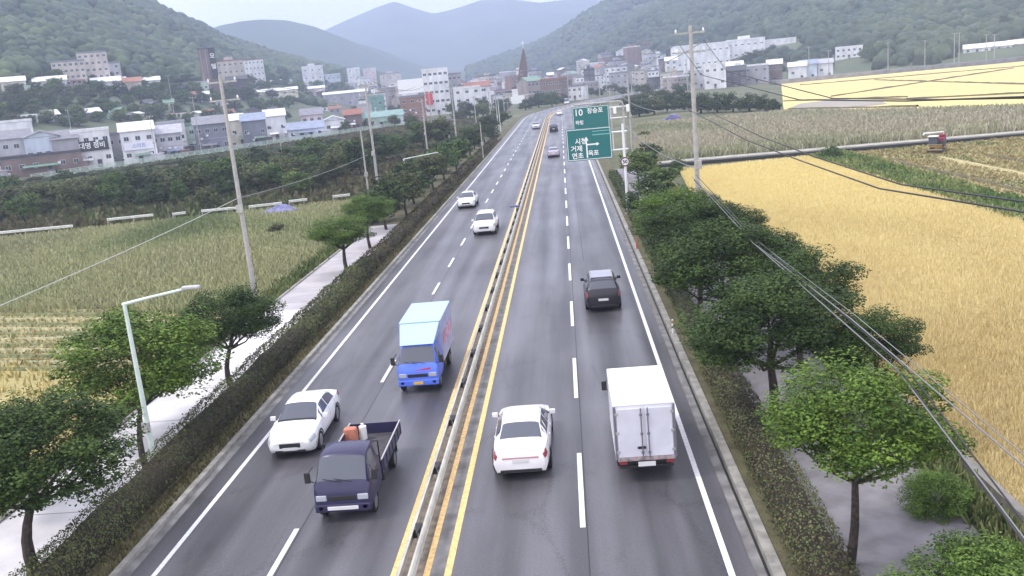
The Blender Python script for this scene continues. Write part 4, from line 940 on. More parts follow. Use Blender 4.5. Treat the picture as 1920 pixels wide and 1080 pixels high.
q.box(X, X+.12, -.172, -.162, 5.15, 6.6); q.box(X+.12, X+.9, -.172, -.162, 6.2, 6.32); q.add([(X-.13, -.17, 6.6), (X+.25, -.17, 6.6), (X+.06, -.17, 6.95)], [(0, 1, 2)]); q.add([(X+.9, -.17, 6.1), (X+.9, -.17, 6.42), (X+1.15, -.17, 6.26)], [(0, 1, 2)])
q.obj('arrow', sign_white, bd)
q = MB(); q.box(2.35-4.95, 3.85-4.95, -.172, -.162, 7.0, 7.08); q.box(2.35-4.95, 3.85-4.95, -.172, -.162, 7.3, 7.36); q.obj('stripe', mat('sign_pale_teal', (.2, .5, .5), .4), bd)
g2 = gantry(6.75, 104, 8.3, 1.05, 5.15, 5.8, 8.55, 'rear green direction sign with route number on a bent grey gantry, behind the front sign', (7.0, 8.2),
    [('10', 1.0, 1.75, 7.9, 1), ('장승포', .65, 3.6, 8.0, 1), ('하청', .5, 1.8, 6.8, 1)], True)
# round speed sign on the front gantry post
root = empty('speed_sign', (4.95, 78.28, 4.55), 0, 'round white speed limit sign with dark ring below the gantry arms', 'road sign')
q = MB(); q.tube([(0, 0, 0), (0, -.03, 0)], .42, 24); q.obj('sign_disc', sign_white, root)
q = MB(); n = 28; v = []
for j in range(n): a = 2*PI*j/n; v += [(math.cos(a)*.30, -.035, math.sin(a)*.30), (math.cos(a)*.41, -.035, math.sin(a)*.41)]
q.add(v, [(2*j, 2*j+1, (2*j+3) % (2*n), (2*j+2) % (2*n)) for j in range(n)]); q.obj('ring', mat('ring_dark_red', (.10, .02, .03), .5), root)
text('50', .42, sign_black, root, (0, -.04, 0), bold=.01)
for (x, z) in ((4.3, 7.9), (5.75, 8.0)):
    q = MB(); q.bbox(x-.17, x+.17, 103.1, 103.3, z-.4, z+.4, .03); o = q.obj('side_sign', sign_white, None); tag(o, 'small white panel on the rear gantry post, '+('left' if x < 5 else 'right')+' side', 'sign panel')
for o_ in [o for o in bpy.data.objects if o.name.startswith('side_sign')]: o_.location.x = 1.45
# small road things
def delineator(x, y, label, m=None):
    root = empty('delineator_post', (x, y, .02), 0, label, 'marker post', 'marker posts along the kerbs')
    q = MB(); q.tube([(0, 0, 0), (0, 0, .75)], .045, 8); q.obj('post', m or sign_white, root)
    q = MB(); q.bbox(-.06, .06, -.07, -.03, .58, .70, .01); q.obj('reflector_or_gap_shade', mat('amber_reflector', (.4, .22, .08), .4), root)
delineator(4.3, 41.0, 'small white marker post at the right kerb beyond the white box truck')
delineator(4.35, 62, 'red marker post at the right kerb near the gantry', sign_red)
delineator(-15.2, 41.5, 'yellow black marker post on the left footway edge behind the hedge', mat('marker_yellow', (.6, .42, .05), .5))
root = empty('median_lamp', (-4.70, 79.5, .85), 0, 'small dark warning lamp bar on the median guardrail', 'warning lamp')
q = MB(); q.tube([(0, 0, 0), (0, 0, .5)], .03, 6); q.obj('post', dark_pl, root)
q = MB(); q.bbox(-.55, .35, -.08, .08, .45, .62, .03); q.obj('lamp_bar', mat('bluish_lens', (.12, .14, .3), .3), root)

# combine harvester
def harvester():
    p = G(1757, 285, -.4); root = empty('combine_harvester', (p.x, p.y, -.4), .25, 'red and black combine harvester with pale roof standing on the cut field', 'harvester'); root.scale = (.7, .7, .72); root.rotation_euler.z = -.5
    red = mat('harvester_red', (.22, .02, .045), .45); 
    q = MB(); q.bbox(-1.1, 1.1, -1.0, 2.2, .75, 2.3, .1); q.bbox(.25, 1.1, .3, 2.0, 2.3, 2.75, .1); q.obj('body', red, root)
    q = MB(); q.bbox(-1.12, .2, -1.6, -.3, 1.0, 2.55, .08); q.obj('cab', glass, root)
    q = MB(); q.bbox(-1.25, .32, -1.75, -.15, 2.55, 2.68, .05); q.obj('cab_roof', mat('harvester_roof_white', (.75, .75, .72), .5), root)
    q = MB(); q.bbox(.15, 1.14, -1.08, 2.25, 1.0, 1.9, .05); q.obj('side_panel', mat('harvester_dark', (.03, .04, .05), .5), root)
    for s in (-1, 1):
        q = MB(); pts = [(1.3*math.cos(a)+.4, .34*math.sin(a)+.36) for a in [2*PI*i/18 for i in range(18)]]; q.prism(pts, s*.75-.24, s*.75+.24, axis='x'); q.obj('track', rubber, root)
    q = MB(); q.bbox(-1.2, 1.2, -2.5, -1.6, .2, .75, .06); q.obj('header', mat('harvester_dark', (.03, .04, .05), .5), root)
    for k in range(5):
        a = 2*PI*k/5; q = MB(); q.tube([(-1.1, -2.7+.45*math.cos(a), 1.0+.45*math.sin(a)), (1.1, -2.7+.45*math.cos(a), 1.0+.45*math.sin(a))], .03, 5); q.obj('reel_bar', mat('reel_yellow', (.6, .4, .08), .5), root)
    q = MB(); q.tube([(.7, 1.6, 2.6), (.7, 1.7, 3.0), (-1.9, -.6, 3.1), (-2.0, -.9, 2.8)], [.14, .14, .13, .15], 8); q.obj('unloading_auger', mat('auger_white', (.7, .7, .68), .5), root, smooth=True)
    return root
harvester()
# blue tarpaulin over a low heap in the meadow
p = G(525, 402, -.4); q = MB(); nx_, ny_ = 16, 8
for j in range(ny_+1):
    for i in range(nx_+1):
        u, v = i/nx_*2-1, j/ny_*2-1; h = max(0, 1-u**4)*max(0, 1-v**2)*(.95+.25*math.sin(u*4+1)); q.v.append((u*2.6, v*1.5, h*1.0+.06*noise.noise(Vector((u*4, v*3, 1)))))
for j in range(ny_):
    for i in range(nx_): q.f.append((j*17+i, j*17+i+1, (j+1)*17+i+1, (j+1)*17+i)); q.mi.append(0)
o = q.obj('tarpaulin_heap', mat('blue_violet_tarp', (.05, .055, .14), .5, col2=(.22, .22, .42), scale=1.0), None, (p.x, p.y, -.42), smooth=True); tag(o, 'blue violet tarpaulin over a low heap at the far edge of the meadow', 'tarpaulin')

# ------------------------------------------------------------------ buildings
WALLS = {k: mat('wall_'+k, c, .85, var=.20, scale=.35, bump=.1, detail=8, stretch=(1, 1, .35)) for k, c in dict(white=(.70, .70, .72), lavender=(.47, .465, .50), grey=(.34, .33, .36), beige=(.52, .47, .42), brick=(.26, .155, .125), dark=(.10, .085, .09), teal=(.17, .31, .28), palegreen=(.42, .52, .45), blue=(.52, .58, .68), pink=(.60, .50, .52), navy=(.20, .21, .26), brown=(.18, .13, .12), cream=(.66, .62, .52), pitch=(.30, .26, .25)).items()}
ROOFS = {k: mat('roof_'+k, c, .7, var=.12, scale=.8) for k, c in dict(grey=(.22, .22, .25), white=(.72, .72, .74), green=(.18, .28, .22), blue=(.26, .30, .40), red=(.27, .12, .09), dark=(.06, .06, .07), lavender=(.40, .40, .45), orange=(.36, .17, .11), teal=(.22, .34, .32)).items()}
win_m = mat('window_glass', (.05, .06, .08), .15); frame_m = mat('window_frame', (.55, .56, .58), .5)
q = MB(); q.box(-.5, .5, -.03, .02, -.5, .5, 1); q.box(-.44, -.03, -.045, -.031, -.42, .42, 0); q.box(.03, .44, -.045, -.031, -.42, .42, 0); WINM = q.mesh('window', [win_m, frame_m])
q = MB(); q.box(-.5, .5, -.05, .02, 0, 1, 0); q.box(-.4, .4, -.06, -.051, .5, .92, 1); DOORM = q.mesh('door', [mat('door_grey', (.2, .2, .22), .6), win_m])
CLEAR = []
def building(x, y, z, w, d, h, rz, wall, roof='flat', rm='grey', st=2, nc=4, label='', cat='house', group=None, door=True, name='house', ww=1.3, wh=1.2, top=None, tank=False, clut=True):
    root = empty(name, (x, y, z), rz, label, cat, group); CLEAR.append((math.atan2(x, y), math.hypot(x, y), w))
    q = MB(); q.box(-w/2, w/2, 0, d, -1.5, h); q.obj('wall', WALLS[wall], root)
    q = MB()
    if roof == 'flat':
        q.box(-w/2-.15, w/2+.15, -.15, d+.15, h+.003, h+.15)
        for a in ((-w/2-.15, w/2+.15, -.15, .05), (-w/2-.15, w/2+.15, d-.05, d+.15), (-w/2-.15, -w/2+.05, .05, d-.05), (w/2-.05, w/2+.15, .05, d-.05)): q.box(*a, h+.153, h+.75)
    elif roof == 'gable':      # ridge runs back, gable faces the camera
        r = w*.19; q.prism([(-w/2-.5, h-.1), (0, h+r), (w/2+.5, h-.1), (w/2+.5, h+.1), (0, h+r+.22), (-w/2-.5, h+.1)], -.5, d+.5); 
        g = MB(); g.prism([(-w/2, h), (w/2, h), (0, h+r)], .0, .2); g.obj('gable_wall', WALLS[wall], root)
    else:                      # ridge runs sideways
        r = min(2.2, d*.28); q.prism([(-.5, h-.05), (d/2, h+r), (d+.5, h-.05), (d+.5, h+.12), (d/2, h+r+.2), (-.5, h+.12)], -w/2-.4, w/2+.4, axis='x')
        g = MB(); g.prism([(0, h), (d, h), (d/2, h+r)], -w/2, w/2, axis='x'); g.obj('gable_wall', WALLS[wall], root)
    q.obj('roof', ROOFS[rm], root)
    if st and nc:
        fh = h/st
        for s in range(st):
            for c_ in range(nc):
                X = -w/2+w*(c_+.5)/nc
                if s == 0 and door and c_ == nc//2: inst('door', DOORM, root, (X, 0, 0), scale=(1.2, 1, min(2.2, fh*.8))); continue
                inst('window', WINM, root, (X, 0, fh*(s+.55)), scale=(min(ww, w/nc*.7), 1, min(wh, fh*.6)))
        nd = max(1, int(d/3.5)); sx = 1 if x < 0 else -1
        for s in range(st):
            for c_ in range(nd): inst('window', WINM, root, (sx*w/2, d*(c_+.5)/nd, fh*(s+.55)), (0, 0, sx*PI/2), (min(ww, d/nd*.6), 1, min(wh, fh*.6)))
    if clut and st and y < 420:
        rc_ = random.Random(int(x*7+y)); 
        q = MB(); a0 = rc_.uniform(-w/2, 0); q.add([(a0, -.02, 2.7), (a0+w*.45, -.02, 2.7), (a0+w*.45, -1.4, 2.25), (a0, -1.4, 2.25)], [(0, 1, 2, 3)]); q.box(a0, a0+w*.45, -1.42, -1.38, 2.1, 2.26); q.obj('awning', ROOFS[rc_.choice(['dark', 'green', 'blue', 'white', 'red', 'grey'])], root)
        q = MB(); a1 = rc_.choice([-w/2-1.2, w/2-1.0]); q.box(a1, a1+2.4, -2.6, -.05, -.5, 2.1); q.box(a1-.2, a1+2.6, -2.8, -.05, 2.103, 2.25); q.obj('annex', WALLS[rc_.choice(['grey', 'dark', 'brown', 'palegreen', 'lavender'])], root)
        q = MB(); q.box(-w/2+.3, w/2-.3, -.06, -.005, h/st-.1, h/st+.1); q.obj('string_course', WALLS['grey'], root)
        q = MB(); 
        for k_ in range(3): a2 = rc_.uniform(-w/2+.5, w/2-.5); z2 = rc_.uniform(.4, h*.7); q.bbox(a2-.35, a2+.35, -.45, -.05, z2, z2+.6, .04)
        q.obj('air_conditioner', WALLS['white'], root)
    if top or tank:
        q = MB(); q.bbox(-w*.2, w*.12, d*.3, d*.7, h+.15, h+2.6, .05); q.obj('rooftop_room', WALLS[wall], root)
    if tank: q = MB(); q.tube([(w*.3, d*.5, h+.15), (w*.3, d*.5, h+1.7)], .8, 12); q.obj('water_tank', mat('tank_yellow', (.55, .45, .15), .5) if tank == 'y' else mat('tank_blue', (.12, .2, .5), .4), root, smooth=True)
    return root
def pb_(x0, x1, yt, yb, wall, label, Y=None, d=9, roof='flat', rm='grey', st=2, nc=4, rz=.0, **kw):
    "a building from its place in the photo: the foot is put on the terrain"
    xc = (x0+x1)/2
    if Y is None: p = hit(xc, yb)
    else: p = AT(xc, yb, Y); p.z = min(p.z, max(-.5, terr(p.x, p.y)))if p.z > 2 else -.5
    D = p.length; w = (x1-x0)*D/F; h = (yb-yt)*D/F
    if Y is not None: h = (AT(xc, yt, Y).z-p.z)
    az = math.atan2(p.x, p.y)
    return building(p.x, p.y, p.z, w, d, max(2.4, h-(.75 if roof == 'flat' else .6)), -az+rz, wall, roof, rm, st, nc, label, **kw)
# first row on the left ----------------------------------------------------------
def sign_on(root, w, z, h, body, bgm, tm, size, dy=-.3, sx=1):
    q = MB(); q.bbox(-w/2, w/2, dy-.12, dy, z, z+h, .04); s = q.obj('shop_sign', bgm, root)
    if body: text(body, size, tm, s, (0, dy-.13, z+h/2), bold=.03, sx=sx)
    return s
pb_(-6, 57, 256, 297, 'lavender', 'grey lavender low wing at the far left edge of the shop row', 238, 8, 'ridge', 'grey', 2, 4)
h = pb_(57, 109, 252, 290, 'blue', 'pale blue gabled house in the shop row on the left', 234, 12, 'gable', 'lavender', 1, 4, door=False)
pb_(20, 142, 287, 312, 'brown', 'dark brown open ground floor below the pale gabled house', 231, 3, 'flat', 'dark', 1, 6, cat='shed', name='open_shed')
pb_(106, 146, 256, 286, 'grey', 'grey two storey wing right of the gabled house', 236, 8, 'ridge', 'grey', 1, 4, door=False)
pb_(2, 55, 224, 246, 'white', 'white flat roofed block behind the shop row at the left edge', 262, 10, 'flat', 'white', 1, 3, rz=.1)
s = pb_(147, 206, 240, 292, 'white', 'white shop with big black and white sign across its top', 240, 10, 'flat', 'white', 2, 4, cat='shop', name='shop')
sign_on(s, 8.0, 4.6, 2.6, '대명 정비', sign_black, sign_white, 1.75, sx=.95)
pb_(206, 238, 248, 290, 'grey', 'grey plain building between the two sign shops', 246, 9, 'flat', 'grey', 2, 2)
s = pb_(236, 291, 240, 288, 'white', 'white shop with faint blue lettering left of the lavender house', 242, 11, 'ridge', 'white', 2, 3, cat='shop', name='shop')
sign_on(s, 7.6, 3.7, 2.0, '스마트', mat('sign_pale', (.72, .72, .8), .5), mat('sign_faint_blue', (.25, .3, .5), .5), 1.3)
pb_(291, 342, 246, 287, 'lavender', 'lavender house with porch behind the railing', 250, 9, 'ridge', 'lavender', 2, 4)
pb_(342, 366, 232, 258, 'palegreen', 'pale green building at the end of the lavender house', 275, 8, 'flat', 'green', 2, 2)
pb_(300, 345, 226, 248, 'white', 'flat roofed building with dark clutter behind the lavender house', 272, 8, 'flat', 'lavender', 1, 3)
pb_(372, 430, 228, 272, 'navy', 'dark blue workshop left of the tall pole foot', 266, 10, 'ridge', 'grey', 2, 4, cat='workshop')
pb_(434, 458, 222, 246, 'cream', 'small cream house right of the tall pole', 290, 7, 'ridge', 'white', 1, 2)
pb_(458, 500, 222, 256, 'navy', 'violet blue shed right of the tall pole', 288, 9, 'ridge', 'blue', 1, 3, cat='shed')
pb_(500, 536, 214, 240, 'white', 'white house behind the violet shed', 310, 8, 'ridge', 'white', 1, 3)
pb_(544, 608, 238, 259, 'blue', 'long light blue shed behind the railing', 300, 8, 'ridge', 'blue', 1, 4, cat='shed')
pb_(568, 606, 212, 238, 'pink', 'pinkish house behind the light blue shed', 325, 8, 'ridge', 'grey', 2, 3)
pb_(609, 647, 222, 250, 'white', 'small white house with ridged roof at the end of the railing', 316, 8, 'gable', 'white', 1, 2)
pb_(648, 680, 212, 240, 'brown', 'brown shed between the white house and the teal roofs', 335, 7, 'ridge', 'red', 1, 2)
pb_(672, 698, 194, 216, 'lavender', 'lavender grey house in front of the teal block', 360, 8, 'flat', 'lavender', 1, 2)
pb_(690, 722, 178, 206, 'teal', 'teal green block behind the low pale sheds', 380, 9, 'flat', 'teal', 2, 2)
pb_(676, 757, 216, 240, 'palegreen', 'long pale green shed with teal roof before the brick tower', 338, 7, 'ridge', 'teal', 1, 5, cat='shed')
b_ = pb_(755, 801, 178, 232, 'brick', 'tall brick building with blank white billboard on top', 345, 10, 'flat', 'grey', 3, 3, cat='building', name='brick_building')
q = MB(); q.bbox(-4.7, 4.7, -.3, 3, 11.3, 16.4, .06); q.obj('billboard', sign_white, b_)
h5 = pb_(799, 846, 127, 205, 'white', 'white five storey block behind the brick tower', 430, 12, 'flat', 'white', 5, 5, cat='building', name='apartment_block', ww=1.6)
q = MB(); q.bbox(-5.4, -2.2, -.9, -.6, 5, 10.5, .05); q.obj('shop_sign', sign_red, h5)
pb_(846, 870, 136, 205, 'grey', 'narrow grey block right of the white five storey block', 440, 10, 'flat', 'grey', 5, 3, cat='building', name='apartment_block')
# hillside, left
GH = 'houses on the left hillside'
pb_(110, 160, 120, 162, 'beige', 'grey beige apartment block, left of the stepped pair on the hillside', None, 12, 'flat', 'grey', 4, 6, group=GH, name='apartment_block', cat='building')
pb_(160, 206, 106, 164, 'beige', 'tallest beige apartment block of the stepped group on the hillside', None, 14, 'flat', 'grey', 5, 5, group=GH, name='apartment_block', cat='building')
pb_(203, 229, 122, 158, 'lavender', 'pale narrow block right of the tallest hillside apartments', None, 10, 'flat', 'grey', 3, 2, group=GH, name='apartment_block', cat='building')
pb_(180, 226, 155, 176, 'white', 'white low building below the hillside apartments', None, 9, 'ridge', 'white', 1, 4, group=GH)
pb_(224, 264, 154, 172, 'beige', 'long low house with orange red roof on the slope', None, 8, 'ridge', 'orange', 1, 4, group=GH)
pb_(270, 300, 152, 166, 'white', 'small white house right of the orange roof', None, 7, 'ridge', 'white', 1, 3, group=GH)
pb_(72, 122, 153, 170, 'white', 'low white roofed sheds left of the hillside apartments', None, 7, 'ridge', 'white', 1, 4, group=GH)
pb_(10, 46, 153, 172, 'cream', 'small house with slanting pale roof at the upper left edge', None, 7, 'ridge', 'white', 1, 3, group=GH)
pb_(334, 390, 155, 176, 'palegreen', 'long grey building with teal windows left of the dark sign tower', None, 9, 'flat', 'lavender', 1, 6, group=GH)
tw = pb_(386, 414, 97, 178, 'brown', 'dark brown tower with vertical lettered sign on the left', None, 8, 'flat', 'dark', 0, 0, cat='tower', name='sign_tower')
Dt = tw.location.length; wt = 28*Dt/F; ht = 81*Dt/F
q = MB(); q.bbox(wt*.12, wt*.48, -.55, -.05, ht*.35, ht*1.0, .05); sg = q.obj('vertical_sign', sign_black, tw)
for k, ch in enumerate('모텔'): text(ch, wt*.34, sign_white, sg, (wt*.3, -.57, ht*(.82-.22*k)), bold=.05)
q = MB()
for xx in (-.42, -.1): q.box(wt*xx, wt*(xx+.05), -.12, -.02, 0, ht-.8)
q.obj('pilaster', WALLS['pitch'], tw)
pb_(416, 462, 117, 170, 'beige', 'beige apartments right of the dark sign tower', None, 12, 'flat', 'red', 4, 5, group=GH, name='apartment_block', cat='building', top=1)
pb_(460, 499, 116, 166, 'white', 'white apartments with dark window columns right of the beige ones', None, 12, 'flat', 'red', 5, 6, group=GH, name='apartment_block', cat='building', ww=.9)
pb_(430, 466, 150, 180, 'dark', 'dark brown building in front of the beige apartments', None, 8, 'ridge', 'dark', 0, 0, group=GH)
pb_(466, 556, 170, 182, 'cream', 'long low white roofed shed on the slope', None, 6, 'ridge', 'white', 1, 6, group=GH, cat='shed')
pb_(504, 532, 153, 165, 'white', 'white dome roofed hut above the long shed', None, 6, 'ridge', 'white', 1, 2, group=GH)
pb_(572, 609, 126, 168, 'white', 'large white house with stepped roof on the slope', None, 10, 'flat', 'white', 3, 3, group=GH, top=1)
pb_(607, 640, 140, 167, 'blue', 'bluish white wing right of the large white house', None, 10, 'flat', 'white', 2, 4, group=GH)
pb_(580, 610, 165, 180, 'pink', 'pink ground floor below the large white house', None, 6, 'ridge', 'white', 1, 3, group=GH)
pb_(655, 678, 127, 165, 'white', 'white block left of the pink tinted block', None, 9, 'flat', 'grey', 3, 2, group=GH, name='apartment_block', cat='building')
pb_(686, 709, 130, 172, 'pink', 'pink tinted narrow block with dark edge', None, 9, 'flat', 'white', 3, 2, group=GH, name='apartment_block', cat='building')
pb_(718, 756, 140, 185, 'beige', 'beige block left of the brick tower top', None, 9, 'flat', 'grey', 3, 3, group=GH, name='apartment_block', cat='building', tank='b')
pb_(610, 690, 174, 196, 'grey', 'long dark walled sheds with pale roofs on the slope', None, 6, 'ridge', 'white', 1, 6, group=GH, cat='shed')
pb_(700, 756, 172, 190, 'dark', 'low dark building with pale roof edge left of the brick tower', None, 6, 'ridge', 'white', 1, 4, group=GH, cat='shed')
rh = random.Random(12); hk = {}
for k in range(34):
    if k < 13: xx, yb_ = 60+k*38+rh.uniform(-8, 8), 232-.03*k*38+rh.uniform(-5, 3)
    else: xx, yb_ = 236+(k-13)*25+rh.uniform(-8, 8), rh.choice([158, 172, 186, 200])+rh.uniform(-5, 5)+(8 if k > 26 else 0)
    if 380 < xx < 470 and yb_ < 185: continue
    ww_ = rh.uniform(14, 25); hh_ = rh.uniform(8, 14); wl = rh.choice(['white', 'white', 'cream', 'grey', 'beige', 'lavender', 'brown'])
    hk[wl] = hk.get(wl, 0)+1
    pb_(xx-ww_/2, xx+ww_/2, yb_-hh_, yb_, wl, f'{ORD[hk[wl]-1]} small {wl} house from the left scattered {"behind the shop row" if k < 13 else "over the left slope"}', None, 6, rh.choice(['ridge', 'ridge', 'flat', 'gable']), rh.choice(['white', 'grey', 'dark', 'white', 'red', 'green']), 1, 2, rz=rh.choice([0, .3, -.4]), group='small houses scattered on the left slope')
# right: factory on the hill foot, villas
W1 = pb_(1262, 1365, 82, 118, 'white', 'left wing of the long white factory on the right hillside', 620, 16, 'flat', 'white', 2, 10, cat='factory', name='factory_building', ww=1.6, wh=.8, door=False)
W2 = pb_(1366, 1432, 72, 112, 'white', 'middle wing of the white factory, slightly higher roof', 625, 18, 'flat', 'white', 2, 6, cat='factory', name='factory_building', ww=1.8, wh=.8, door=False, top=1)
W3 = pb_(1434, 1490, 72, 106, 'white', 'right wing of the white factory with dark canopy line', 628, 16, 'flat', 'white', 1, 5, cat='factory', name='factory_building', ww=2.4, wh=.7, door=False)
pb_(1570, 1614, 86, 110, 'white', 'small white villa among trees right of the factory', 520, 9, 'flat', 'white', 2, 5)
pb_(1156, 1182, 96, 110, 'white', 'lone white house high on the wooded slope', None, 8, 'gable', 'white', 1, 2)
for k, (x0, x1, yt, yb) in enumerate([(1812,1852,88,100),(1854,1892,84,97),(1894,1925,80,94)]):
    pb_(x0, x1, yt, yb, 'white', ['left', 'middle', 'right'][k]+' one of the pale greenhouse roofs at the far right', 470, 7, 'ridge', 'white', 1, 3, cat='greenhouse', name='greenhouse', group='greenhouses at the far right')
for k, (x0, x1, yt, yb, wl, rm_) in enumerate([(1480,1510,122,134,'white','white'),(1500,1530,118,130,'blue','blue'),(1535,1560,116,128,'white','lavender')]):
    pb_(x0, x1, yt, yb, wl, ['white shed at the left end of the far field wall', 'pale blue shed behind the far field wall', 'lavender roofed shed behind the far field wall'][k], 450, 7, 'ridge', rm_, 1, 2, cat='shed')
for k, (x0, x1, yt, yb, wl) in enumerate([(1322,1360,118,150,'white'),(1362,1398,130,158,'dark'),(1398,1440,120,152,'grey'),(1440,1466,118,150,'brown'),(1300,1330,128,156,'lavender'),(1350,1392,122,140,'beige')]):
    pb_(x0, x1, yt, yb, wl, ['white house below the left wing of the factory', 'dark fronted pavilion with white frame below the factory', 'grey block below the middle of the factory', 'brownish block at the left end of the yellow fields', 'lavender house left of the white one below the factory', 'beige house behind the dark pavilion'][k], 440+k*7, 8, 'ridge' if k % 2 else 'flat', 'dark' if k == 1 else 'white', 2, 3)
# field wall / road embankment on the far right
A, B = G(1455, 158, -.4), G(1925, 113, -.4); d = B-A; q = MB(); q.box(0, .5, 0, d.length*2.2, 0, 1.8)
o = q.obj('retaining_wall', mat('wall_grey_concrete', (.25, .24, .25), .9, var=.2, scale=.3), None, (A.x, A.y, -.5)); o.rotation_euler = (0, 0, math.atan2(d.y, d.x)-PI/2); tag(o, 'long low grey wall along the far edge of the yellow fields', 'wall')
q = MB(); q.box(-9, -.2, 0, d.length*2.2, 0, 1.7); o = struct('embankment_road', q, mat('old_asphalt', (.16, .155, .17), .8, var=.1, scale=.2)); o.location = (A.x, A.y, -.5); o.rotation_euler = (0, 0, math.atan2(d.y, d.x)-PI/2)
# church
p = AT(984, 178, 520); root = empty('church', (p.x, p.y, -.5), -.02, 'dark brick church with tall pointed spire near the road end', 'church')
K = 520/F*1.0; base = -.5
zt = AT(989, 84, 520).z; zs = AT(989, 150, 520).z
br = WALLS['brick']; br2 = mat('spire_brick_red', (.13, .075, .062), .8, var=.2, scale=.5)
q = MB(); q.prism([(-4.0, 0), (2.6, 0), (2.6, zs+4), (2.0, zt-4), (1.2, zt-1), (.6, zt-3), (-1.6, zs+8), (-3.2, zs+1)], 0, 5.5); q.obj('spire', br2, root)
q = MB(); q.tube([(1.2, 2.5, zt-1.2), (1.2, 2.5, zt+3)], .16, 6); q.tube([(.2, 2.5, zt+1.7), (2.2, 2.5, zt+1.7)], .16, 6); q.obj('cross', sign_white, root)
q = MB()
for s_, x_ in ((0, -4.05), (1, 2.62)): q.box(x_-.12, x_+.12, -.14, 5.6, 0, zs+(1 if s_ == 0 else 4))
q.obj('edge_trim', mat('trim_stone', (.55, .55, .58), .7), root)
q = MB(); q.box(-7, 9, 5.5, 22, 0, 8); q.prism([(-7.6, 8), (9.6, 8), (1, 13)], 5.4, 22.4); q.obj('nave', WALLS['dark'], root)
for k in range(5): inst('window', WINM, root, (-5.5+k*3.2, 5.48, 4), scale=(1, 1, 2.6))
for z_ in (6, 11, 16): inst('window', WINM, root, (-.7, -.02, z_), scale=(1.4, 1, 2.4))
# white sign board at the left of the road end
p = AT(972, 199, 430); root = empty('sign_board', (p.x, p.y, -.5), 0, 'blank white sign board on posts left of the road end', 'sign board')
q = MB(); q.bbox(-3.2, 3.2, -.2, 0, 1.8, 5.2, .05); q.obj('board', sign_white, root)
for x_ in (-2.4, 2.4): q = MB(); q.tube([(x_, .05, 0), (x_, .05, 3)], .12, 6); q.obj('post', steel, root)
# bus-like white van at the road end
v = sedan('white van at the far end of the road, facing the camera', white_paint, 'suv', 5.0, 2.1, 2.4, name='van', cat='van'); p = AT(1062, 192, 395); put(v, p.x, 395, PI)

# town beyond: one thing each, too far to tell most apart
pal = ['white', 'white', 'lavender', 'beige', 'grey', 'cream', 'white', 'brick', 'grey', 'pitch', 'brown', 'white', 'lavender', 'white', 'dark', 'beige']
WN = dict(white='white', lavender='lavender', beige='beige', grey='grey', cream='cream', pink='pinkish', brick='red brick', blue='pale blue', palegreen='pale green', brown='brown', teal='teal', pitch='dull brown', dark='dark', navy='navy')
cnt = 0; rt = random.Random(5)
nth_row = ORD
tseen = {}
TORD = ORD
def tn(k):
    tseen[k] = tseen.get(k, 0)+1; return TORD[tseen[k]-1]
for j, Yr in enumerate(range(415, 900, 26)):
    for X in np.arange(-.205*Yr, .215*Yr, 16+j*.5):
        x = X+rt.uniform(-5, 5); y = Yr+rt.uniform(-7, 7)
        az = math.atan2(x, y); rc = x-(cx(min(y, 470))-5)
        if y < 520 and -26 < rc < 15: continue
        if -0.068 < az < -0.035 and y < 545: continue
        if y < 440 and az > .02: continue
        if az < -.105 and y < 500: continue
        z = terr(x, y); z = max(-.5, z)
        if z > (40 if az < 0 else 13) or (az > .12 and y > 470): continue
        if az > .0 and rt.random() < .12: continue
        w = rt.uniform(6, 12.5); hgt = rt.choice([3.5, 4.5, 5.5, 6.5, 8, 11])+max(0, (y-470))*(.024 if az < 0 else .034)
        wl = rt.choice(pal); rf = rt.choice(['flat', 'flat', 'flat', 'ridge', 'gable']); rm_ = rt.choice(['grey', 'white', 'green', 'dark', 'red', 'grey', 'dark', 'white', 'lavender'])
        st = max(1, int(hgt/3)); nc = rt.choice([2, 3, 4])
        building(x, y, z, w, rt.uniform(8, 12), hgt, -az+rt.choice([0, 0, .35, -.35, .7, -.6]), wl, rf, rm_, st if y < 650 else min(st, 3), nc if y < 650 else 2,
            f'{tn(("t", j, wl))} {WN[wl]} building from the left in the {nth_row[j]} row of town houses, {rm_} roof', 'house', 'houses of the distant town', ww=rt.uniform(1.1, 2.2), clut=False, tank=rt.choice([False, False, 'y', 'b']) if rf == 'flat' else False)
        cnt += 1
print('town', cnt)

# pale green railing along the stream road and its brown bank
A, B = G(60, 338, 0), G(765, 233, 0); d = B-A; Lr = d.length; rzz = math.atan2(d.y, d.x)-PI/2
root = empty('railing', (A.x, A.y, 0), rzz, 'long pale green railing along the stream road below the shops', 'railing'); rg = mat('railing_pale_green', (.48, .58, .50), .6, var=.1, scale=1)
for z in (.72, 1.02, 1.32): q = MB(); q.box(-.05, .05, 0, Lr, z-.06, z+.06); q.obj('rail', rg, root)
q = MB(); q.box(-.08, .08, -.08, .08, 0, 1.35); pm = q.mesh('post', rg)
for k in range(int(Lr/2.5)+1): inst('post', pm, root, (0, k*2.5, 0))
q = MB(); q.box(-.12, .12, 0, Lr, -.5, .5); q.box(.12, .5, 0, Lr, -.5, .12); o = q.obj('parapet', mat('beam_pale', (.34, .42, .36), .8, var=.2, scale=.3, detail=8), root)
q = MB(); q.box(-9, -.15, -60, Lr+30, -.45, -.04); o = struct('stream_road', q, mat('stream_road_asphalt', (.24, .23, .25), .8, var=.15, scale=.3)); o.location = (A.x, A.y, 0); o.rotation_euler = (0, 0, rzz)
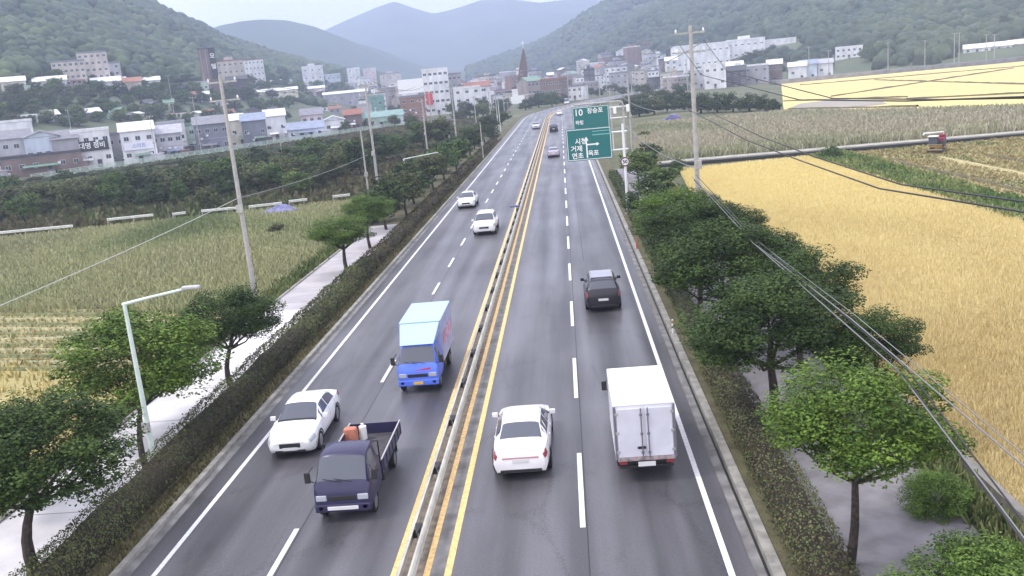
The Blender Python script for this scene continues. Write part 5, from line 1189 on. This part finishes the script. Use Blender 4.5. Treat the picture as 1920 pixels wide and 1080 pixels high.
# parked cars on the stream road
pc = [(30, 322, 'white', 'blue white pickup like car parked at the left end of the stream road'), (118, 318, 'white', 'long white car parked under the gabled house'), (165, 302, 'grey', 'silver car parked in front of the black sign shop'), (196, 300, 'white', 'white car parked behind the round bush by the shops'), (228, 298, 'white', 'white car parked below the plain grey building'), (385, 275, 'white', 'white car parked left of the tall utility pole'), (462, 268, 'white', 'white car parked right of the tall utility pole'), (320, 284, 'dark', 'dark car parked in front of the lavender house')]
pp = {'white': white_paint, 'grey': rim_m, 'dark': black_paint}
for k, (x, y, c_, lb) in enumerate(pc):
    o = sedan(lb, pp[c_], 'suv' if k % 3 == 0 else 'sedan', name='parked_car', group='cars parked along the stream road'); p = G(x, y, 0)
    o.location = (p.x, p.y, -.02); o.rotation_euler = (0, 0, rzz+random.uniform(-.1, .1))

# ------------------------------------------------------------------ tree belt behind the meadow, bushes, hillside trees
GB = 'bushes and trees of the belt beyond the meadow'
adj = ['dark green', 'mid green', 'olive', 'yellow green']
seen = {}
def nth(key):
    seen[key] = seen.get(key, 0)+1; return ORD[min(29, seen[key]-1)]
rail_y = lambda x: 338-.149*(x-60)
def beltrow(py, px0, px1, step, r, v=(0, 1, 2, 2), row=0):
    px = px0
    while px < px1:
        yy = py(px)+random.uniform(-5, 5); p = G(px+random.uniform(-8, 8), yy, -.5); Dp = p.length/F; R = r*random.uniform(.7, 1.3); vi = random.choice(v)
        h = random.uniform(1.3, 2.6)*R/2
        if px < 760: h = max(.7, min(h, (yy-rail_y(px)-9)*Dp/2.1))
        tree(p.x, p.y, h-.1, R, h*.95, vi, f'{nth(("b", row, vi))} {adj[vi]} bush from the left in the {ORD[row]} row beyond the meadow', group=GB, z=-.5, limbs=3, cat='bush', name='bush')
        px += step*random.uniform(.8, 1.2)
beltrow(lambda x: 419-.105*x, 0, 640, 38, 2.0, row=0)
beltrow(lambda x: 402-.100*x, -10, 680, 36, 2.7, row=1)
beltrow(lambda x: 384-.10*x, -10, 760, 36, 3.1, row=2)
beltrow(lambda x: 368-.105*x, -10, 830, 34, 3.2, (0, 0, 2, 1), row=3)
beltrow(lambda x: 355-.122*x, -10, 860, 34, 3.0, (0, 2, 2), row=4)
for k, (px, py, r, vi) in enumerate([(60,402,2.0,3),(175,392,2.2,3),(250,368,2.6,2),(350,352,2.8,0),(395,398,2.0,2),(480,330,3.2,0),(505,355,2.6,3),(590,312,3.6,1),(610,345,2.8,0),(650,330,3.2,2),(560,368,2.2,3),(300,388,2.0,0),(120,362,2.6,0),(20,376,2.8,1)]):
    p = G(px, py, -.5); tree(p.x, p.y, r*.75, r, r*.85, vi, f'{nth(("h", vi))} {adj[vi]} tall clump from the left standing out of the belt beyond the meadow', group='tall clumps in the belt', z=-.5, limbs=4, cat='bush', name='bush')
beltrow(lambda x: 325-.13*x, 780, 900, 30, 3.2, (0, 2, 2), row=5)
# ground cover of the belt
blades('undergrowth', [(-26, 110), (-66, 103), (-170, 92), (-200, 190), (-120, 200), (-60, 320), (-22, 330), (-21, 110)], 40000, .8, .16, [(.05, .08, .03), (.11, .13, .05), (.10, .08, .05), (.15, .14, .06)], near=False, patch=.03, label='rough undergrowth of the belt beyond the meadow')
# slope trees above the shops and around the houses
GS = 'trees on the slope among the houses'
def slopetree(px, py, r, vi, label, Y=None):
    p = hit(px, py) if Y is None else AT(px, py, Y)
    if Y is not None: p.z = max(-.5, terr(p.x, p.y))
    r = r*p.length/F; tree(p.x, p.y, p.z+r*.68, r*1.1, r*.85, vi, label, group=GS, z=p.z-.3, limbs=3, rb=.25)
k = 0
for row, (y0, sl) in enumerate([(236, -.02), (222, -.03), (208, -.04), (194, -.03), (182, -.02), (172, -.01), (160, 0), (150, 0)]):
    px = -10+row*9
    while px < (640 if row > 1 else 560):
        if not (row > 4 and random.random() < .35):
            vi = random.choice((0, 1, 2, 2, 1, 3)); slopetree(px, y0+sl*px+random.uniform(-4, 4), random.uniform(11, 19), vi, f'{nth(("s", row, vi))} {adj[vi]} tree from the left in the {ORD[row]} row up the left slope')
            k += 1
        px += random.uniform(26, 42)
for k, (px, py, r) in enumerate([(12,318,9),(75,312,8),(134,306,8),(190,296,13),(212,300,9),(262,297,9),(300,290,8),(345,284,8),(372,280,9),(408,276,8),(430,272,11),(470,266,9),(500,262,11),(540,258,9),(575,254,6),(650,248,9),(690,243,8),(740,238,10),(770,236,9)]):
    p = G(px, py, -.1); r_ = r*1.35*p.length/F; vi = (0, 2, 0, 1)[k % 4]; tree(p.x, p.y, r_*.9, r_, r_, vi, f'{ORD[k]} {adj[vi]} garden tree from the left in front of the shop row', group='garden trees before the shop row', z=-.3, limbs=3)
for k in range(46):
    px = 660+k*14.5; 
    if 955 < px < 1075: continue
    p = AT(px, 195+random.uniform(-8, 6)-max(0, px-1060)*.06, random.uniform(400, 620)); r_ = random.uniform(2.2, 3.8); vi = random.choice((0, 2, 0, 1)); zz = max(-.5, terr(p.x, p.y)); tree(p.x, p.y, zz+r_, r_, r_*.9, vi, f'{nth(("w", vi))} {adj[vi]} tree from the left among the town houses', group='trees among the town houses', z=zz-.2, limbs=3)
# trees near road end, right clump, factory foot
for (px, py, r, Y, vi, lb) in [(1010,196,20,400,0,'dark round tree right of the white sign board'),(1035,194,20,395,1,'green tree left of the road end'),(985,196,14,385,0,'dark tree at the church foot'),(1055,188,12,430,0,'small dark tree where the road vanishes'),(940,200,16,380,0,'dark tree left of the sign board'),(905,205,18,360,3,'yellow green tree among the thin poles'),(880,206,20,345,0,'dark tree right of the white five storey block'),(860,210,16,330,2,'olive tree under the narrow grey block'),(925,222,14,300,0,'dark tree behind the left verge'),
        (1200,235,22,250,0,'dark tree right of the green signs'),(1228,232,22,255,2,'brownish olive tree right of the green signs'),(1252,222,20,262,0,'dark tree above the blue parked car'),(1285,225,22,258,0,'dark tree just left of the near right pole'),(1315,222,24,240,0,'dark tree just right of the near right pole'),(1345,220,24,236,0,'dark tree second right of the near pole'),(1375,218,24,232,0,'dark tree in the middle of the clump by the paddies'),(1405,216,22,228,0,'dark tree near the right end of the clump by the paddies'),(1435,212,20,222,0,'dark tree second last of the clump by the paddies'),(1450,208,15,218,0,'darkest tree ending the clump by the paddies'),
        (1205,205,22,300,2,'olive brown tree behind the right utility poles'),(1240,200,24,300,2,'broad olive brown tree behind the clump'),(1275,198,22,300,0,'dark tree far behind the near right pole'),(1180,215,18,310,2,'olive tree behind the rear sign post'),(1320,198,16,290,2,'olive tree behind the clump, right of the pole'),
        (1375,140,16,560,0,'dark tree before the factory left wing'),(1400,118,14,590,0,'tree before the middle factory wing'),(1420,122,15,590,2,'olive tree before the factory right wing'),(1450,118,15,585,0,'dark tree before the factory right wing'),(1340,128,14,580,0,'dark tree below the factory left wing'),(1300,126,14,580,2,'olive tree left below the factory'),(1500,110,16,520,0,'dark tree right of the factory'),(1530,108,16,520,2,'olive tree between factory and villa'),(1550,112,13,500,0,'dark tree left of the villa'),(1630,108,18,500,1,'green tree right of the villa'),(1660,106,18,500,1,'light green tree above the far road'),(1695,106,18,500,0,'dark tree above the far road'),(1725,104,16,500,0,'dark tree left of the paired poles'),(1765,102,16,495,0,'dark tree between the far right poles'),(1825,98,16,500,0,'dark tree left of the greenhouses'),(1880,92,18,520,0,'dark tree behind the greenhouses')]:
    slopetree(px, py, r, vi, lb, Y)
# bushes at paddy edge and in the meadow
for (px, py, r, vi, lb) in [(520, 440, 1.0, 2, 'small dark weed clump in the middle of the meadow'), (1780, 0, 0, 0, '')][:1]:
    p = G(px, py, -.4); bush(p.x, p.y, -.45, r, 1.0, vi, lb)
for (px, py, r, lb) in [(1230,300,1.6,'bush at the near end of the farm path'),(1270,322,1.3,'bush at the far left corner of the rice field'),(1560,298,1.5,'green bush at the top of the grass strip'),(1210,262,2.0,'bush left of the reeds behind the gantry')]:
    p = G(px, py, -.4); bush(p.x, p.y, -.45, r, 1.2, 1, lb)
bush(-16.0, 205, 0, 2, 1.6, 0, 'bush at the far end of the left hedge')

# ------------------------------------------------------------------ forests on the hills: thousands of crowns, one object per hill
bm = bmesh.new(); bmesh.ops.create_icosphere(bm, subdivisions=2, radius=1); bm.verts.index_update()
IV = np.array([v.co[:] for v in bm.verts]); IF = np.array([[v.index for v in f.verts] for f in bm.faces]); bm.free()
def forest(name, hill, a0, a1, t0, t1, n, size, label, cols):
    P = []; rn = random.Random(3)
    za, zb = azel(a0, 170)[0], azel(a1, 170)[0]
    while len(P) < n:
        a = rn.uniform(za, zb); f, R = interp(a, hill.foot), interp(a, hill.ridge); t = t0+(t1-t0)*rn.random()**.8; r = f+(R-f)*t
        x, y = r*math.sin(a), r*math.cos(a)
        if any(r > rb-60 and r < rb+16 and abs(a-ab)*r < wb/2+5 for ab, rb, wb in CLEAR): continue
        P.append((x, y, hill.z(a, r), size*rn.uniform(.6, 1.35)*(1+t*.25), noise.noise(Vector((x*.012, y*.012, 9))), rn.random()))
    P = np.array(P); nv = len(IV); J = rng.normal(0, .17, (12, nv, 3)); B = IV[None]*(1+J)+0
    idx = rng.integers(0, 12, len(P)); ang = rng.uniform(0, 6.28, len(P)); c, s = np.cos(ang), np.sin(ang)
    V = B[idx]; X = V[..., 0]*c[:, None]-V[..., 1]*s[:, None]; Y = V[..., 0]*s[:, None]+V[..., 1]*c[:, None]
    V = np.stack([X, Y, V[..., 2]*.9], -1)*P[:, 3][:, None, None]+P[:, None, :3]+np.array([0, 0, 1.])*(P[:, 3]*.45)[:, None, None]
    Fq = (IF[None]+(np.arange(len(P))*nv)[:, None, None]).reshape(-1, 3)
    cc = np.array(cols); t = np.clip(.5+.8*P[:, 4]+(P[:, 5]-.5)*.9, 0, 1)[:, None]; col = cc[0]*(1-t)+cc[1]*t
    col = np.repeat(col, nv, 0)*rng.uniform(.75, 1.3, (len(P)*nv, 1))
    o = inst(name, np_mesh(name, V.reshape(-1, 3), Fq, col, leaf_m)); o['kind'] = 'stuff'; o['label'] = label; return o
forest('forest', left_hill, -160, 740, .26, 1.04, 7500, 3.5, 'mixed forest covering the hill at the upper left', [(.03, .05, .03), (.085, .115, .05)])
forest('forest', right_hill, 880, 2060, .02, 1.03, 12500, 3.9, 'dark pine and broadleaf forest covering the hill at the upper right', [(.022, .04, .025), (.065, .09, .045)])

# ------------------------------------------------------------------ haze
q = MB(); q.box(-1500, 1500, -40, 4700, -1.9, 470)
hz = q.obj('haze', None); hz['kind'] = 'stuff'; hz['label'] = 'pale mist over the valley'
hm = bpy.data.materials.new('haze'); hm.use_nodes = True; n = hm.node_tree.nodes; n.clear()
ho = n.new('ShaderNodeOutputMaterial'); pv_ = n.new('ShaderNodeVolumePrincipled'); pv_.inputs['Color'].default_value = (.66, .76, 1, 1); pv_.inputs['Density'].default_value = HAZE; pv_.inputs['Anisotropy'].default_value = .1
hm.node_tree.links.new(pv_.outputs[0], ho.inputs['Volume']); hz.data.materials.clear(); hz.data.materials.append(hm)
